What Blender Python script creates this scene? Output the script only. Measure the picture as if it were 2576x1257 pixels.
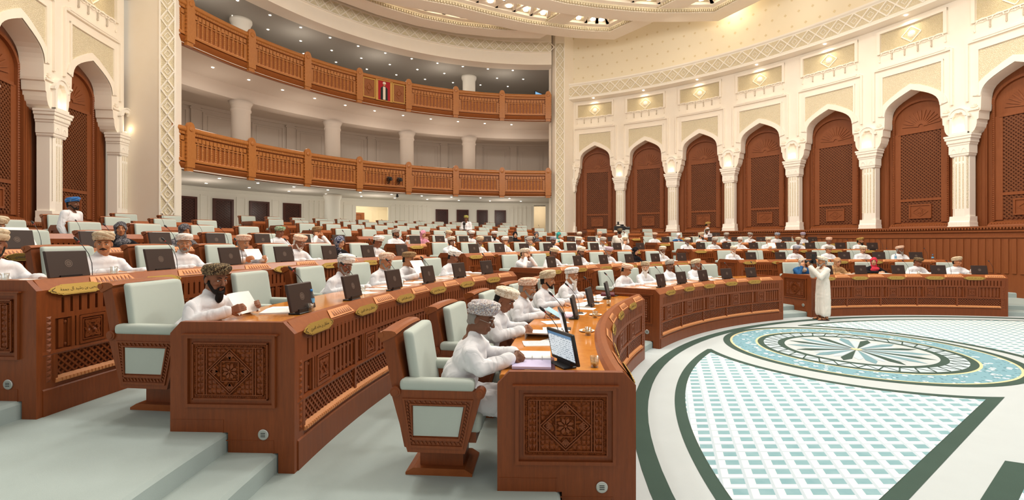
import bpy, math, random
import numpy as np
from mathutils import Vector, Matrix, noise
random.seed(7)
PI = math.pi
SC = bpy.context.scene
COL = SC.collection
for o in list(bpy.data.objects): bpy.data.objects.remove(o)

# ------------------------------------------------------------------ camera
F_PX, CX_PX, HY_PX = 1200.0, 1288.0, 603.0
cam_d = bpy.data.cameras.new('camera'); cam = bpy.data.objects.new('camera', cam_d); COL.objects.link(cam)
cam_d.sensor_fit = 'HORIZONTAL'; cam_d.sensor_width = 36.0; cam_d.lens = 36.0*F_PX/2576.0
cam_d.shift_y = -(628.5-HY_PX)/2576.0
cam_d.clip_start = 0.05; cam_d.clip_end = 200
cam.location = (0, 0, 2.07); cam.rotation_euler = (PI/2, 0, 0)
SC.camera = cam
SC.view_settings.view_transform = 'Standard'; SC.view_settings.look = 'None'
SC.view_settings.gamma = 1.0; SC.view_settings.use_curve_mapping = False
SC.view_settings.exposure = 0.08
# ------------------------------------------------------------------ world
wd = bpy.data.worlds.new('world'); SC.world = wd; wd.use_nodes = True
wb = wd.node_tree.nodes['Background']; wb.inputs[0].default_value = (1.0, 0.955, 0.89, 1); wb.inputs[1].default_value = .62
# ------------------------------------------------------------------ light rig (the room's lamps and added fill)
def lamp(kind, name, loc, power, color=(1, .9, .76), size=.3, rot=None, **kw):
    d = bpy.data.lights.new(name, kind); d.energy = power; d.color = color
    if kind == 'AREA':
        d.shape = 'DISK'; d.size = size
    elif kind in ('POINT', 'SPOT'):
        d.shadow_soft_size = size
    for k, v in kw.items(): setattr(d, k, v)
    o = bpy.data.objects.new(name, d); COL.objects.link(o); o.location = loc
    if rot is not None: o.rotation_euler = rot
    return o
def aim(o, tgt):
    o.rotation_euler = (Vector(tgt)-o.location).to_track_quat('-Z', 'Y').to_euler()
STAR_C = (2.33, 13.06); STAR_R = 13.62; STAR_Z = 14.0
# ceiling downlights over the chamber: wide soft spots hung among the star coffers
for (x, y, p) in ((4, 5, 1000), (10, 4, 1000), (12, 12, 1000), (4, 13, 900), (-4, 7, 900), (-5, 15, 700), (3, 20, 800), (10, 18, 800)):
    L = lamp('SPOT', 'ceiling_spot', (x, y, 12.9), p, (1, .95, .88), .5, (0, 0, 0), spot_size=2.5, spot_blend=.6)
# added unseen fill points above the frame: brighten walls and ceiling alike
for (x, y, p) in ((8, 3, 420), (3, 10, 520), (9, 12, 480), (-5, 9, 520), (1, 16, 380), (-7, 13.5, 260)):
    lamp('POINT', 'hall_lamp', (x, y, 10.8), p, (1, .94, .84), .8)

# ------------------------------------------------------------------ geometry of the hall (metres)
HC = (10.9, 3.15)                      # centre of the horseshoe of desks
ROWR = [10.02, 12.6]+[14.9+2.2*i for i in range(7)]
ZP = [0.0, .26, .57, .87, 1.10, 1.32, 1.54, 1.74, 1.94]   # floor level in front of row i ; ZP[i+1] behind it
BC = (1.75, 14.84); BR = 14.0          # gallery circle
AC = (-3.54, 10.69); AR = 20.4; ADA = .15; AA0 = 1.21   # right arcade
LC = (7.0, 19.0); LR = 20.85; LDA = .1468; LA0 = math.radians(185.8)

def P(c, r, ang, z=0.0):
    return (c[0]+r*math.cos(ang), c[1]+r*math.sin(ang), z)

# ------------------------------------------------------------------ mesh builder
class MB:
    def __init__(s): s.v = []; s.f = []; s.m = []
    def add(s, vs, fs, mat=0):
        n = len(s.v); s.v.extend(vs); s.f.extend([tuple(i+n for i in f) for f in fs]); s.m.extend([mat]*len(fs))
    def box(s, x0, x1, y0, y1, z0, z1, nx=1, mat=0, caps=True):
        vs = []
        for i in range(nx+1):
            x = x0+(x1-x0)*i/nx
            vs += [(x, y0, z0), (x, y1, z0), (x, y1, z1), (x, y0, z1)]
        fs = []
        for i in range(nx):
            a = 4*i; b = a+4
            fs += [(a+1, a, b, b+1), (a+2, a+1, b+1, b+2), (a+3, a+2, b+2, b+3), (a, a+3, b+3, b)]
        if caps: fs += [(0, 1, 2, 3), (4*nx+3, 4*nx+2, 4*nx+1, 4*nx)]
        s.add(vs, fs, mat)
    def sweep(s, prof, x0, x1, nx=1, mat=0, caps=True, x0f=None):
        """closed (y,z) profile swept along x"""
        n = len(prof); vs = []
        for i in range(nx+1):
            x = x0+(x1-x0)*i/nx
            vs += [(x, p[0], p[1]) for p in prof]
        fs = []
        for i in range(nx):
            for j in range(n):
                k = (j+1) % n
                fs.append((i*n+j, i*n+k, (i+1)*n+k, (i+1)*n+j))
        if caps:
            fs.append(tuple(range(n))[::-1]); fs.append(tuple(nx*n+j for j in range(n)))
        s.add(vs, fs, mat)
    def plate(s, pts, y0, y1, mat=0):
        """polygon in (x,z), extruded from y0 (front) to y1"""
        n = len(pts)
        vs = [(p[0], y0, p[1]) for p in pts]+[(p[0], y1, p[1]) for p in pts]
        fs = [tuple(range(n)), tuple(range(2*n-1, n-1, -1))]
        for i in range(n):
            j = (i+1) % n; fs.append((i, i+n, j+n, j))
        s.add(vs, fs, mat)
    def bar(s, p, q, w, t, y=0.0, mat=0):
        """flat bar in the x-z plane from p to q, width w, standing t proud of y towards -y"""
        dx, dz = q[0]-p[0], q[1]-p[1]; l = math.hypot(dx, dz) or 1; nx, nz = -dz/l*w/2, dx/l*w/2
        s.plate([(p[0]-nx, p[1]-nz), (q[0]-nx, q[1]-nz), (q[0]+nx, q[1]+nz), (p[0]+nx, p[1]+nz)], y-t, y, mat)
    def pyr(s, x, z, hw, hh, t, y=0.0, mat=0):
        s.add([(x-hw, y, z-hh), (x+hw, y, z-hh), (x+hw, y, z+hh), (x-hw, y, z+hh), (x, y-t, z)],
              [(0, 1, 4), (1, 2, 4), (2, 3, 4), (3, 0, 4)], mat)
    def lathe(s, prof, n=16, c=(0, 0, 0), mat=0, axis='z', cap=True):
        vs = []; m = len(prof)
        for i in range(n):
            a = 2*PI*i/n
            for r, h in prof:
                if axis == 'z': vs.append((c[0]+r*math.cos(a), c[1]+r*math.sin(a), c[2]+h))
                elif axis == 'y': vs.append((c[0]+r*math.cos(a), c[1]+h, c[2]+r*math.sin(a)))
                else: vs.append((c[0]+h, c[1]+r*math.cos(a), c[2]+r*math.sin(a)))
        fs = []
        for i in range(n):
            j = (i+1) % n
            for k in range(m-1): fs.append((i*m+k, j*m+k, j*m+k+1, i*m+k+1))
        if cap:
            fs.append(tuple(i*m for i in range(n))[::-1]); fs.append(tuple(i*m+m-1 for i in range(n)))
        s.add(vs, fs, mat)
    def tube(s, path, r, n=8, mat=0):
        pts = [Vector(p) for p in path]; rs = r if isinstance(r, (list, tuple)) else [r]*len(pts)
        vs = []; 
        for i, p in enumerate(pts):
            d = (pts[min(i+1, len(pts)-1)]-pts[max(i-1, 0)]).normalized()
            u = d.cross(Vector((0, 0, 1)));
            if u.length < .1: u = d.cross(Vector((1, 0, 0)))
            u.normalize(); w = u.cross(d)
            for k in range(n):
                a = 2*PI*k/n; q = p+(u*math.cos(a)+w*math.sin(a))*rs[i]; vs.append(tuple(q))
        fs = []
        for i in range(len(pts)-1):
            for k in range(n):
                l = (k+1) % n; fs.append((i*n+k, i*n+l, (i+1)*n+l, (i+1)*n+k))
        fs.append(tuple(range(n))[::-1]); fs.append(tuple((len(pts)-1)*n+k for k in range(n)))
        s.add(vs, fs, mat)
    def ell(s, c, r, n=12, m=8, mat=0):
        prof = [(math.sin(PI*(k+.02)/(m+.04)), -math.cos(PI*(k+.02)/(m+.04))) for k in range(m+1)]
        vs = [(c[0]+r[0]*a*math.cos(2*PI*i/n), c[1]+r[1]*a*math.sin(2*PI*i/n), c[2]+r[2]*h) for i in range(n) for a, h in prof]
        q = m+1; fs = []
        for i in range(n):
            j = (i+1) % n
            for k in range(m): fs.append((i*q+k, j*q+k, j*q+k+1, i*q+k+1))
        s.add(vs, fs, mat)
    def merge(s, o, fn=None):
        s2 = [fn(v) for v in o.v] if fn else o.v
        n = len(s.v); s.v.extend(s2); s.f.extend([tuple(i+n for i in f) for f in o.f]); s.m.extend(o.m)
        return s
    def shifted(s, dx=0, dy=0, dz=0):
        r = MB(); r.v = [(v[0]+dx, v[1]+dy, v[2]+dz) for v in s.v]; r.f = s.f; r.m = s.m; return r
    def polar(s, c, R, a0):
        """x runs clockwise along the circle from angle a0, y points away from the centre"""
        if not s.v: return s
        A = np.array(s.v, dtype=float); ang = a0-A[:, 0]/R; r = R+A[:, 1]
        s.v = list(map(tuple, np.stack([c[0]+r*np.cos(ang), c[1]+r*np.sin(ang), A[:, 2]], 1))); return s
    def mesh(s, name, mats, smooth=False):
        me = bpy.data.meshes.new(name); me.from_pydata(s.v, [], s.f)
        for m in (mats if isinstance(mats, (list, tuple)) else [mats]): me.materials.append(m)
        if any(s.m): me.polygons.foreach_set('material_index', s.m)
        if smooth: me.polygons.foreach_set('use_smooth', [True]*len(me.polygons))
        me.update(); return me
    def obj(s, name, mats, parent=None, smooth=False, loc=None, rz=0):
        return ob(name, s.mesh(name, mats, smooth), parent, loc, rz)
def ob(name, data, parent=None, loc=None, rz=0):
    o = bpy.data.objects.new(name, data); COL.objects.link(o)
    if parent is not None: o.parent = parent
    if loc is not None: o.location = loc
    if rz: o.rotation_euler = (0, 0, rz)
    return o
def tag(o, label=None, cat=None, group=None, kind=None):
    if label: o['label'] = label
    if cat: o['category'] = cat
    if group: o['group'] = group
    if kind: o['kind'] = kind
    return o
def thing(name, label, cat, group=None, loc=(0, 0, 0), rz=0):
    o = bpy.data.objects.new(name, None); COL.objects.link(o); o.empty_display_size = .1
    o.location = loc; o.rotation_euler = (0, 0, rz)
    return tag(o, label, cat, group)
def struct(name, mb, mats, parent=None, smooth=False):
    o = mb.obj(name, mats, parent, smooth)
    if parent is None: o['kind'] = 'structure'
    return o
def copy_tree(o, parent=None):
    c = o.copy(); COL.objects.link(c)
    if parent is not None: c.parent = parent
    for ch in o.children: copy_tree(ch, c)
    return c

# ------------------------------------------------------------------ materials
def lin(h):
    if isinstance(h, str):
        h = h.lstrip('#'); c = [int(h[i:i+2], 16)/255 for i in (0, 2, 4)]
    else: c = [x/255 for x in h]
    return tuple((x/12.92 if x <= .04045 else ((x+.055)/1.055)**2.4) for x in c)+(1,)
def newmat(name, col, rough=.6, spec=.3, **kw):
    m = bpy.data.materials.new(name); m.use_nodes = True
    b = m.node_tree.nodes['Principled BSDF']; b.inputs['Base Color'].default_value = col if len(col) == 4 else tuple(col)+(1,)
    b.inputs['Roughness'].default_value = rough; b.inputs['Specular IOR Level'].default_value = spec
    for k, v in kw.items(): b.inputs[k].default_value = v
    return m
def nd(m, t, **kw):
    n = m.node_tree.nodes.new(t)
    for k, v in kw.items():
        if k.startswith('i_'):
            n.inputs[int(k[2:])].default_value = v
        else: setattr(n, k, v)
    return n
def lk(m, a, b): m.node_tree.links.new(a, b)
def bsdf(m): return m.node_tree.nodes['Principled BSDF']
def coord(m, scale=(1, 1, 1), kind='Object'):
    t = nd(m, 'ShaderNodeTexCoord'); mp = nd(m, 'ShaderNodeMapping'); mp.inputs['Scale'].default_value = scale
    lk(m, t.outputs[kind], mp.inputs[0]); return mp.outputs[0]
def math_(m, op, a, b=None, clamp=False):
    n = nd(m, 'ShaderNodeMath', operation=op); n.use_clamp = clamp
    for i, x in enumerate((a, b)):
        if x is None: continue
        if isinstance(x, (int, float)): n.inputs[i].default_value = x
        else: lk(m, x, n.inputs[i])
    return n.outputs[0]
def mixc(m, fac, a, b):
    n = nd(m, 'ShaderNodeMix', data_type='RGBA')
    if isinstance(fac, (int, float)): n.inputs[0].default_value = fac
    else: lk(m, fac, n.inputs[0])
    for i, x in ((6, a), (7, b)):
        if isinstance(x, tuple): n.inputs[i].default_value = x
        else: lk(m, x, n.inputs[i])
    return n.outputs[2]
def bump(m, h, strength=.3, dist=.01):
    n = nd(m, 'ShaderNodeBump'); n.inputs['Strength'].default_value = strength; n.inputs['Distance'].default_value = dist
    lk(m, h, n.inputs['Height']); lk(m, n.outputs[0], bsdf(m).inputs['Normal'])
def noise_(m, vec, scale, detail=3, rough=.55):
    n = nd(m, 'ShaderNodeTexNoise'); n.inputs['Scale'].default_value = scale; n.inputs['Detail'].default_value = detail
    n.inputs['Roughness'].default_value = rough; lk(m, vec, n.inputs['Vector']); return n.outputs[0]
def wood(name, c1, c2, rough=.38, sc=(14, 14, 1.2), spec=.35, kind='Object'):
    m = newmat(name, lin(c1), rough, spec); v = coord(m, sc, kind)
    n = noise_(m, v, 3.0, 5, .6); n2 = noise_(m, v, 14.0, 2)
    f = math_(m, 'MULTIPLY_ADD', n2, .35); m.node_tree.nodes[-1].inputs[2].default_value = 0
    f = math_(m, 'ADD', n, f); f = math_(m, 'SUBTRACT', f, .3, True)
    lk(m, mixc(m, f, lin(c1), lin(c2)), bsdf(m).inputs['Base Color']); bump(m, n2, .06, .002); return m
def cloth(name, col, sc=400, b=.25, rough=.9, var=.06):
    m = newmat(name, lin(col), rough, .1); v = coord(m)
    n = noise_(m, v, sc, 2); n2 = noise_(m, v, 2.5, 3)
    c = lin(col); d = tuple(x*(1-var*3) for x in c[:3])+(1,)
    lk(m, mixc(m, math_(m, 'MULTIPLY', math_(m, 'ADD', n, n2), .5), d, c), bsdf(m).inputs['Base Color']); bump(m, n, b, .002); return m

W_DESK = wood('desk_wood', '#6e3618', '#964e24')
W_LIGHT = wood('pale_carved_wood', '#cc8650', '#e0a070', .5)
W_TOP = wood('polished_worktop_wood', '#bf7226', '#dd9440', .13, (5, 5, 5), .55)
W_CAP = wood('polished_cap_wood', '#84451f', '#a25a2c', .3, (5, 5, 5), .35)
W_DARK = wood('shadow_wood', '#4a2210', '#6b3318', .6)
W_DOOR = wood('arch_door_wood', '#804524', '#955730', .45, (8, 8, .6))
W_DOORLAT = wood('lattice_wood', '#6a3a1e', '#7e4a29', .5, (8, 8, .6))
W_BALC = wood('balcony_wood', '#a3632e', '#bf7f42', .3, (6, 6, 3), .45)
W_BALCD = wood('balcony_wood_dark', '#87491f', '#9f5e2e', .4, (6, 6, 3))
W_SCREEN = wood('dark_screen_wood', '#4a261e', '#5c3228', .35)
PL = newmat('cream_plaster', lin('#f6ecdf'), .75, .15)
def _pl():
    v = coord(PL); n = noise_(PL, v, 1.3, 3); lk(PL, mixc(PL, n, lin('#f8ecda'), lin('#fcf3e6')), bsdf(PL).inputs['Base Color'])
_pl()
PLW = newmat('white_plaster', lin('#fbf4e8'), .7, .15)
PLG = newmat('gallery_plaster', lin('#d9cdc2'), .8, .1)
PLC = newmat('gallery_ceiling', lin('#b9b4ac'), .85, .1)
def carved(name, c1, c2, scale, kind='lat'):
    m = newmat(name, lin(c1), .8, .1); v = coord(m)
    if kind == 'vor':
        n = nd(m, 'ShaderNodeTexVoronoi'); n.feature = 'DISTANCE_TO_EDGE'; n.inputs['Scale'].default_value = scale; lk(m, v, n.inputs['Vector'])
        h = math_(m, 'MULTIPLY', n.outputs[0], 5, True)
    else:
        n = nd(m, 'ShaderNodeTexWave'); n.inputs['Scale'].default_value = scale; n.inputs['Distortion'].default_value = 3; n.inputs['Detail'].default_value = 2; n.bands_direction = 'DIAGONAL'; lk(m, v, n.inputs['Vector']); h = n.outputs[1]
    lk(m, mixc(m, h, lin(c2), lin(c1)), bsdf(m).inputs['Base Color']); bump(m, h, .6, .02); return m
PL_TAN = carved('tan_carved_plaster', '#f3e7cb', '#e4d5b2', 26, 'vor')
PL_TAN2 = carved('deep_tan_plaster', '#e9dab8', '#dac8a0', 30, 'vor')
PL_COVE = newmat('cove_plaster', lin('#f6ead2'), .85, .1)
W_CARVE = carved('carved_wood_field', '#8a4a26', '#5c2c14', 26, 'vor')
CARPET = cloth('blue_grey_carpet', '#b3c1bf', 250, .5, .95, .08)
CARPET_R = cloth('ring_carpet_white', '#c6cfd2', 250, .4, .95, .05)
GREEN = cloth('dark_green_carpet', '#4c6058', 250, .4, .95, .1)
TEAL = cloth('teal_carpet', '#82a7b2', 250, .4, .95, .1)
PALEB = cloth('pale_blue_carpet', '#c3d3dc', 250, .4, .95, .05)
GOLDC = cloth('gold_carpet', '#e4d3a8', 250, .4, .95, .05)
SAGE = cloth('sage_upholstery', '#c1cac2', 600, .4, .9, .06)
def emis(name, col, s):
    m = newmat(name, (0, 0, 0, 1), .5, 0); b = bsdf(m)
    b.inputs['Emission Color'].default_value = lin(col); b.inputs['Emission Strength'].default_value = s; return m
E_DOWN = emis('downlight_glow', '#fff4e0', 12)
E_NICHE = emis('niche_lamp_glow', '#ffe2b0', 7)
BLACK = newmat('black_plastic', (.012, .011, .012, 1), .4, .4)
DARKBR = newmat('monitor_shell', lin('#33231d'), .45, .4)
METAL = newmat('brushed_metal', lin('#c8c8c4'), .3, .5, Metallic=.9)
GOLD = newmat('gold_plate', lin('#b8984c'), .35, .5, Metallic=.45)
INK = newmat('dark_ink', lin('#2e2618'), .6, .2)
def weave():
    """basket weave of the carpet fans: white strips, pale blue shadows, teal cells"""
    m = newmat('basket_weave_carpet', (1, 1, 1, 1), .95, .05)
    t = nd(m, 'ShaderNodeTexCoord'); s = nd(m, 'ShaderNodeSeparateXYZ'); lk(m, t.outputs['Object'], s.inputs[0])
    x, y = s.outputs[0], s.outputs[1]
    p = math_(m, 'FRACT', math_(m, 'MULTIPLY', y, 1/.172)); 
    q0 = math_(m, 'SUBTRACT', x, math_(m, 'MULTIPLY', y, .33))
    q = math_(m, 'FRACT', math_(m, 'ADD', math_(m, 'MULTIPLY', q0, 1/.215), 20))
    pm = math_(m, 'GREATER_THAN', p, .45); qm = math_(m, 'GREATER_THAN', q, .42)
    cell = math_(m, 'MULTIPLY', pm, qm)
    p2 = math_(m, 'LESS_THAN', p, .13); q2 = math_(m, 'LESS_THAN', q, .13)
    sh = math_(m, 'MAXIMUM', p2, q2)
    c = mixc(m, sh, lin('#e9edea'), lin('#bccbd6')); n = noise_(m, t.outputs['Object'], 5, 2)
    tc = mixc(m, n, lin('#76a0aa'), lin('#9abbc2'))
    lk(m, mixc(m, cell, c, tc), bsdf(m).inputs['Base Color']); return m
WEAVE = weave()
def floral():
    m = newmat('floral_ring_carpet', (1, 1, 1, 1), .95, .05); v = coord(m)
    n = nd(m, 'ShaderNodeTexVoronoi'); n.inputs['Scale'].default_value = 7; lk(m, v, n.inputs['Vector'])
    n2 = nd(m, 'ShaderNodeTexVoronoi'); n2.inputs['Scale'].default_value = 13; lk(m, v, n2.inputs['Vector'])
    a = math_(m, 'LESS_THAN', n.outputs[0], .28); b = math_(m, 'LESS_THAN', n2.outputs[0], .25)
    c = mixc(m, a, lin('#80a8b6'), lin('#d8e2e4')); c = mixc(m, b, c, lin('#5f8590'))
    lk(m, c, bsdf(m).inputs['Base Color']); return m
FLORAL = floral()
# ================================================================== FLOOR AND TIERS
def ring(mb, c, r0, r1, a0, a1, z, n=96, mat=0, down=None):
    """flat annulus sector; optional skirt down to 'down' at the inner edge r0"""
    vs = []; fs = []
    for i in range(n+1):
        a = a0+(a1-a0)*i/n; vs += [P(c, r0, a, z), P(c, r1, a, z)]
    for i in range(n): fs.append((2*i, 2*i+1, 2*i+3, 2*i+2) if a1 > a0 else (2*i, 2*i+2, 2*i+3, 2*i+1))
    mb.add(vs, fs, mat)
fl = MB()
ring(fl, HC, 0.05, 10.75, 0, 2*PI, 0.0, 160, 0)
M0 = (6.5, 9.0)
Z1 = .003
ring(fl, HC, 9.62, 9.80, 0, 2*PI, Z1, 160, 1)
def fan(flip):
    """carpet field between the medallion and the outer ring, clipped by a slanting dark band"""
    ax = math.radians(128); u = (math.cos(ax), math.sin(ax)); v = (u[1], -u[0])
    def mir(p):
        if not flip: return p
        dx, dy = p[0]-HC[0], p[1]-HC[1]; S = dx*u[0]+dy*u[1]; T = dx*v[0]+dy*v[1]
        return (HC[0]+u[0]*S-v[0]*T, HC[1]+u[1]*S-v[1]*T)
    def outline(d):
        R = 9.30-d; r = 2.72+d; pts = []
        # outer arc from medallion tip downwards
        for k in range(0, 61):
            a = math.radians(139+(188-139)*k/60); q = P(HC, R, a)
            if math.hypot(q[0]-M0[0], q[1]-M0[1]) < r: continue
            # slanting edge line through (6.8,6.5)-(3.18,3.8): keep points on the left/up side
            pts.append(q)
        def side(q): return (q[0]-6.8)*(-.5979)+(q[1]-6.5)*(.8016)   # >0 = above the line
        pts = [q for q in pts if side(q) > d]
        a1 = math.atan2(pts[0][1]-M0[1], pts[0][0]-M0[0]); arc = []
        for k in range(0, 81):
            a = math.radians(-60)-(math.radians(-60)-(a1-2*PI if a1 > 0 else a1))*k/80
            q = P(M0, r, a)
            if side(q) > d: arc.append(q)
        loop = arc+pts
        return [mir((q[0], q[1])) for q in loop]
    return outline(0.0), outline(.13)
def poly_face(mb, loop, z, mat):
    import mathutils.geometry as g
    vs = [Vector((p[0], p[1], 0)) for p in loop]; tri = g.tessellate_polygon([vs])
    fs = []
    for t in tri:
        a, b, c_ = (vs[i] for i in t)
        fs.append(t if (b-a).cross(c_-a).z > 0 else (t[0], t[2], t[1]))
    mb.add([(p[0], p[1], z) for p in loop], fs, mat)
for flip in (False, True):
    o_, i_ = fan(flip); poly_face(fl, o_, Z1, 1); poly_face(fl, i_, 2*Z1, 2)
# second field at the lower right edge of the floor
def strip_poly(mb, pts, z, mat): poly_face(mb, pts, z, mat)
q1, q2 = (8.4, 7.15), (2.95, 3.05)
poly_face(fl, [(4.62, 4.47), (3.2, 3.4), (3.4, 1.0), (7.6, -1.5), (8.4, 1.2), (6.9, 3.4)], Z1, 1)
poly_face(fl, [(4.66, 4.27), (3.42, 3.33), (3.6, 1.1), (7.5, -1.25), (8.2, 1.2), (6.8, 3.2)], 2*Z1, 2)
# medallion
for r0, r1, mt in ((2.17, 2.30, 1), (2.13, 2.17, 6), (1.70, 2.13, 5), (1.66, 1.70, 6), (1.55, 1.66, 1), (1.30, 1.55, 4), (1.18, 1.30, 1)):
    ring(fl, M0, r0, r1, 0, 2*PI, Z1, 96, mt)
ring(fl, M0, 0.02, 1.18, 0, 2*PI, Z1, 96, 0)
for k in range(36):            # mosaic ring of crossed dark bars
    a = 2*PI*k/36
    for s in (-1, 1):
        b = a+s*PI/36*1.0
        p, q = P(M0, 1.30, a), P(M0, 1.55, b); d = .011
        n = (-(q[1]-p[1]), q[0]-p[0]); l = math.hypot(*n); n = (n[0]/l*d, n[1]/l*d)
        fl.add([(p[0]-n[0], p[1]-n[1], 2*Z1), (q[0]-n[0], q[1]-n[1], 2*Z1), (q[0]+n[0], q[1]+n[1], 2*Z1), (p[0]+n[0], p[1]+n[1], 2*Z1)], [(0, 1, 2, 3)], 1)
for k in range(32):            # star rays
    a = 2*PI*k/32; w = PI/32; r = 1.14 if k % 2 == 0 else .95
    mt = (1, 4, 3, 4)[k % 4]
    fl.add([P(M0, .06, a, 2*Z1), P(M0, r*.8, a-w*.95, 2*Z1), P(M0, r, a, 2*Z1), P(M0, r*.8, a+w*.95, 2*Z1)], [(0, 1, 2, 3)], mt)
ring(fl, M0, 0.001, .09, 0, 2*PI, 3*Z1, 20, 6)
floor = struct('floor', fl, [CARPET_R, GREEN, WEAVE, TEAL, PALEB, FLORAL, GOLDC])
for p_ in floor.data.polygons:
    pass

for i in range(1, 9):          # one carpeted tier per row, each with its half step
    mb = MB(); zl, zh = ZP[i-1], ZP[i]; zm = (zl+zh)/2; r = ROWR[i-1]; r1 = r+.14; r2 = r+.54
    r3 = (ROWR[i]+.16) if i < 8 else 34.0
    if i == 8: r3 = 40
    e = .025
    prof = [(r1, zl-.02), (r1, zm-e), (r1+e, zm), (r2, zm), (r2, zh-e), (r2+e, zh), (r3, zh), (r3, zl-.4)]
    n = 150; a0, a1 = math.radians(45), math.radians(232)
    vs = []; fs = []; k = len(prof)
    for j in range(n+1):
        a = a0+(a1-a0)*j/n; vs += [P(HC, q[0], a, q[1]) for q in prof]
    for j in range(n):
        for t in range(k-1): fs.append((j*k+t, j*k+t+1, (j+1)*k+t+1, (j+1)*k+t))
    mb.add(vs, fs)
    struct('floor_tier', mb, [CARPET])

# ================================================================== ARCADE
ZB, ZCAP = 2.50, 5.76
HWT = 1.53
def archlow(off=0.0):
    """left-to-right polyline of the scalloped arch opening (x,z); off grows the opening outwards"""
    h = [(1.30, 5.76), (1.20, 5.80), (1.12, 5.88), (1.07, 5.99), (1.05, 6.10), (1.045, 6.22), (1.0, 6.25), (.995, 6.38), (.985, 6.50), (.945, 6.53), (.935, 6.60), (.92, 7.0),
         (.905, 7.12), (.87, 7.24), (.80, 7.36), (.70, 7.46), (.56, 7.56), (.40, 7.65), (.22, 7.74), (0, 7.84)]
    if off:
        h = [(x+off*(1 if z < 7.0 else max(.2, x/.92)), z+off*(0 if z < 7.0 else min(1, .25+(.92-x)))) for x, z in h]
    left = [(-x, z) for x, z in h]; return left+[(-x, z) for x, z in left[-2::-1]]
def above(mb, low, ztop, y0, y1, xl, xr, mat=0, soffit=True):
    pts = ([(xl, low[0][1])] if low[0][0] > xl else [])+low+([(xr, low[-1][1])] if low[-1][0] < xr else [])
    if pts is not low and low[0][0] > xl: pass
    for a, b in zip(pts[:-1], pts[1:]):
        if abs(a[0]-b[0]) > 1e-6:
            mb.add([(a[0], y0, a[1]), (b[0], y0, b[1]), (b[0], y0, ztop), (a[0], y0, ztop)], [(0, 1, 2, 3)], mat)
        if soffit: mb.add([(a[0], y0, a[1]), (a[0], y1, a[1]), (b[0], y1, b[1]), (b[0], y0, b[1])], [(0, 1, 2, 3)], mat)
def frame(mb, x0, x1, z0, z1, w, t, y=0.0, mat=0, bottom=True, nx=2):
    mb.box(x0, x1, y-t, y, z1-w, z1, nx, mat)
    if bottom: mb.box(x0, x1, y-t, y, z0, z0+w, nx, mat)
    mb.box(x0, x0+w, y-t, y, z0, z1, 1, mat); mb.box(x1-w, x1, y-t, y, z0, z1, 1, mat)
def bay(k):
    """one bay of the arcade in flat coordinates, x centred on the arch. materials 0 white 1 tan 2 deep tan"""
    mb = MB(); H = HWT
    above(mb, archlow(), 10.75, 0, .55, -H, H, 0)
    # raised arch border
    lo, hi = archlow(.005), archlow(.24)
    n = len(lo); y = -.035
    hi = [(x, z) for x, z in hi]
    for i in range(11, n-12):
        a, b, c, d = lo[i], lo[i+1], hi[i+1], hi[i]
        mb.add([(a[0], y, a[1]), (b[0], y, b[1]), (c[0], y, c[1]), (d[0], y, d[1])], [(0, 1, 2, 3)], 0)
        mb.add([(d[0], y, d[1]), (c[0], y, c[1]), (c[0], 0, c[1]), (d[0], 0, d[1])], [(0, 1, 2, 3)], 0)
    # tan spandrel panel, sunk look from the frame round it
    sp = [(x, z) for x, z in hi if z > 6.99]
    low = [(-.98, 7.0)]+[(x, z) for x, z in sp if abs(x) < .98]+[(.98, 7.0)]
    low = sorted(set(low), key=lambda q: q[0])
    low = [(-.98, 7.42)]+[q for q in low if q[1] > 7.3 and abs(q[0]) < .98]+[(.98, 7.42)]
    above(mb, low, 8.58, -.006, 0, -.98, .98, 1, False)
    frame(mb, -1.04, 1.04, 7.05, 8.66, .06, .05, 0, 0, False)
    for s in (-1, 1):
        mb.box(s*1.30-.035, s*1.30+.035, -.07, 0, 6.9, 8.94, 1, 0)
        mb.box(s*1.12-.12, s*1.12+.12, -.075, 0, 8.94, 9.0, 1, 0)
        # fan carving over the corbel
        for q in range(5):
            a = PI*(q+.5)/5; mb.bar((s*1.12, 6.66), (s*1.12+.11*math.cos(a), 6.66+.13*math.sin(a)), .02, .03, 0)
        mb.box(s*1.12-.15, s*1.12+.15, -.05, 0, 6.56, 6.62, 1, 0)
    mb.box(-1.30, 1.30, -.07, 0, 8.9, 8.96, 4, 0)
    mb.box(-1.12, 1.12, -.09, 0, 8.96, 9.04, 4, 0)
    # frieze recess : deep tan field with rosette, scalloped pendants under it
    mb.box(-1.05, 1.05, -.004, 0, 9.62, 10.36, 4, 2)
    frame(mb, -1.17, 1.17, 9.55, 10.48, .11, .09, 0, 0, False)
    mb.box(-1.06, 1.06, -.05, 0, 9.58, 9.62, 4, 0)
    d = .3
    for s1 in ((-1, 0, 0, 1), (0, 1, 1, 0), (1, 0, 0, -1), (0, -1, -1, 0)):
        mb.bar((s1[0]*d*1.1, 9.99+s1[1]*d), (s1[2]*d*1.1, 9.99+s1[3]*d), .035, .02, -.004)
    mb.lathe([(.14, 0), (.1, -.03), (.02, -.05)], 12, (0, -.004, 9.99), 0, 'y')
    for j in range(-2, 3):
        x = j*.44
        for q in range(6):
            a, b = PI*q/6, PI*(q+1)/6
            mb.bar((x+.17*math.cos(a), 9.5+.13*math.sin(a)), (x+.17*math.cos(b), 9.5+.13*math.sin(b)), .03, .05, 0)
        for q in range(5):
            a = PI*(q+.5)/5; mb.bar((x, 9.5), (x+.13*math.cos(a), 9.5+.1*math.sin(a)), .015, .03, 0)
        for s in (-.5, .5):
            if abs(x+s*.44) < 1.2:
                mb.box(x+s*.44-.016, x+s*.44+.016, -.05, 0, 9.3, 9.5); mb.ell((x+s*.44, -.03, 9.27), (.03, .03, .045), 8, 5)
    return mb
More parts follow.
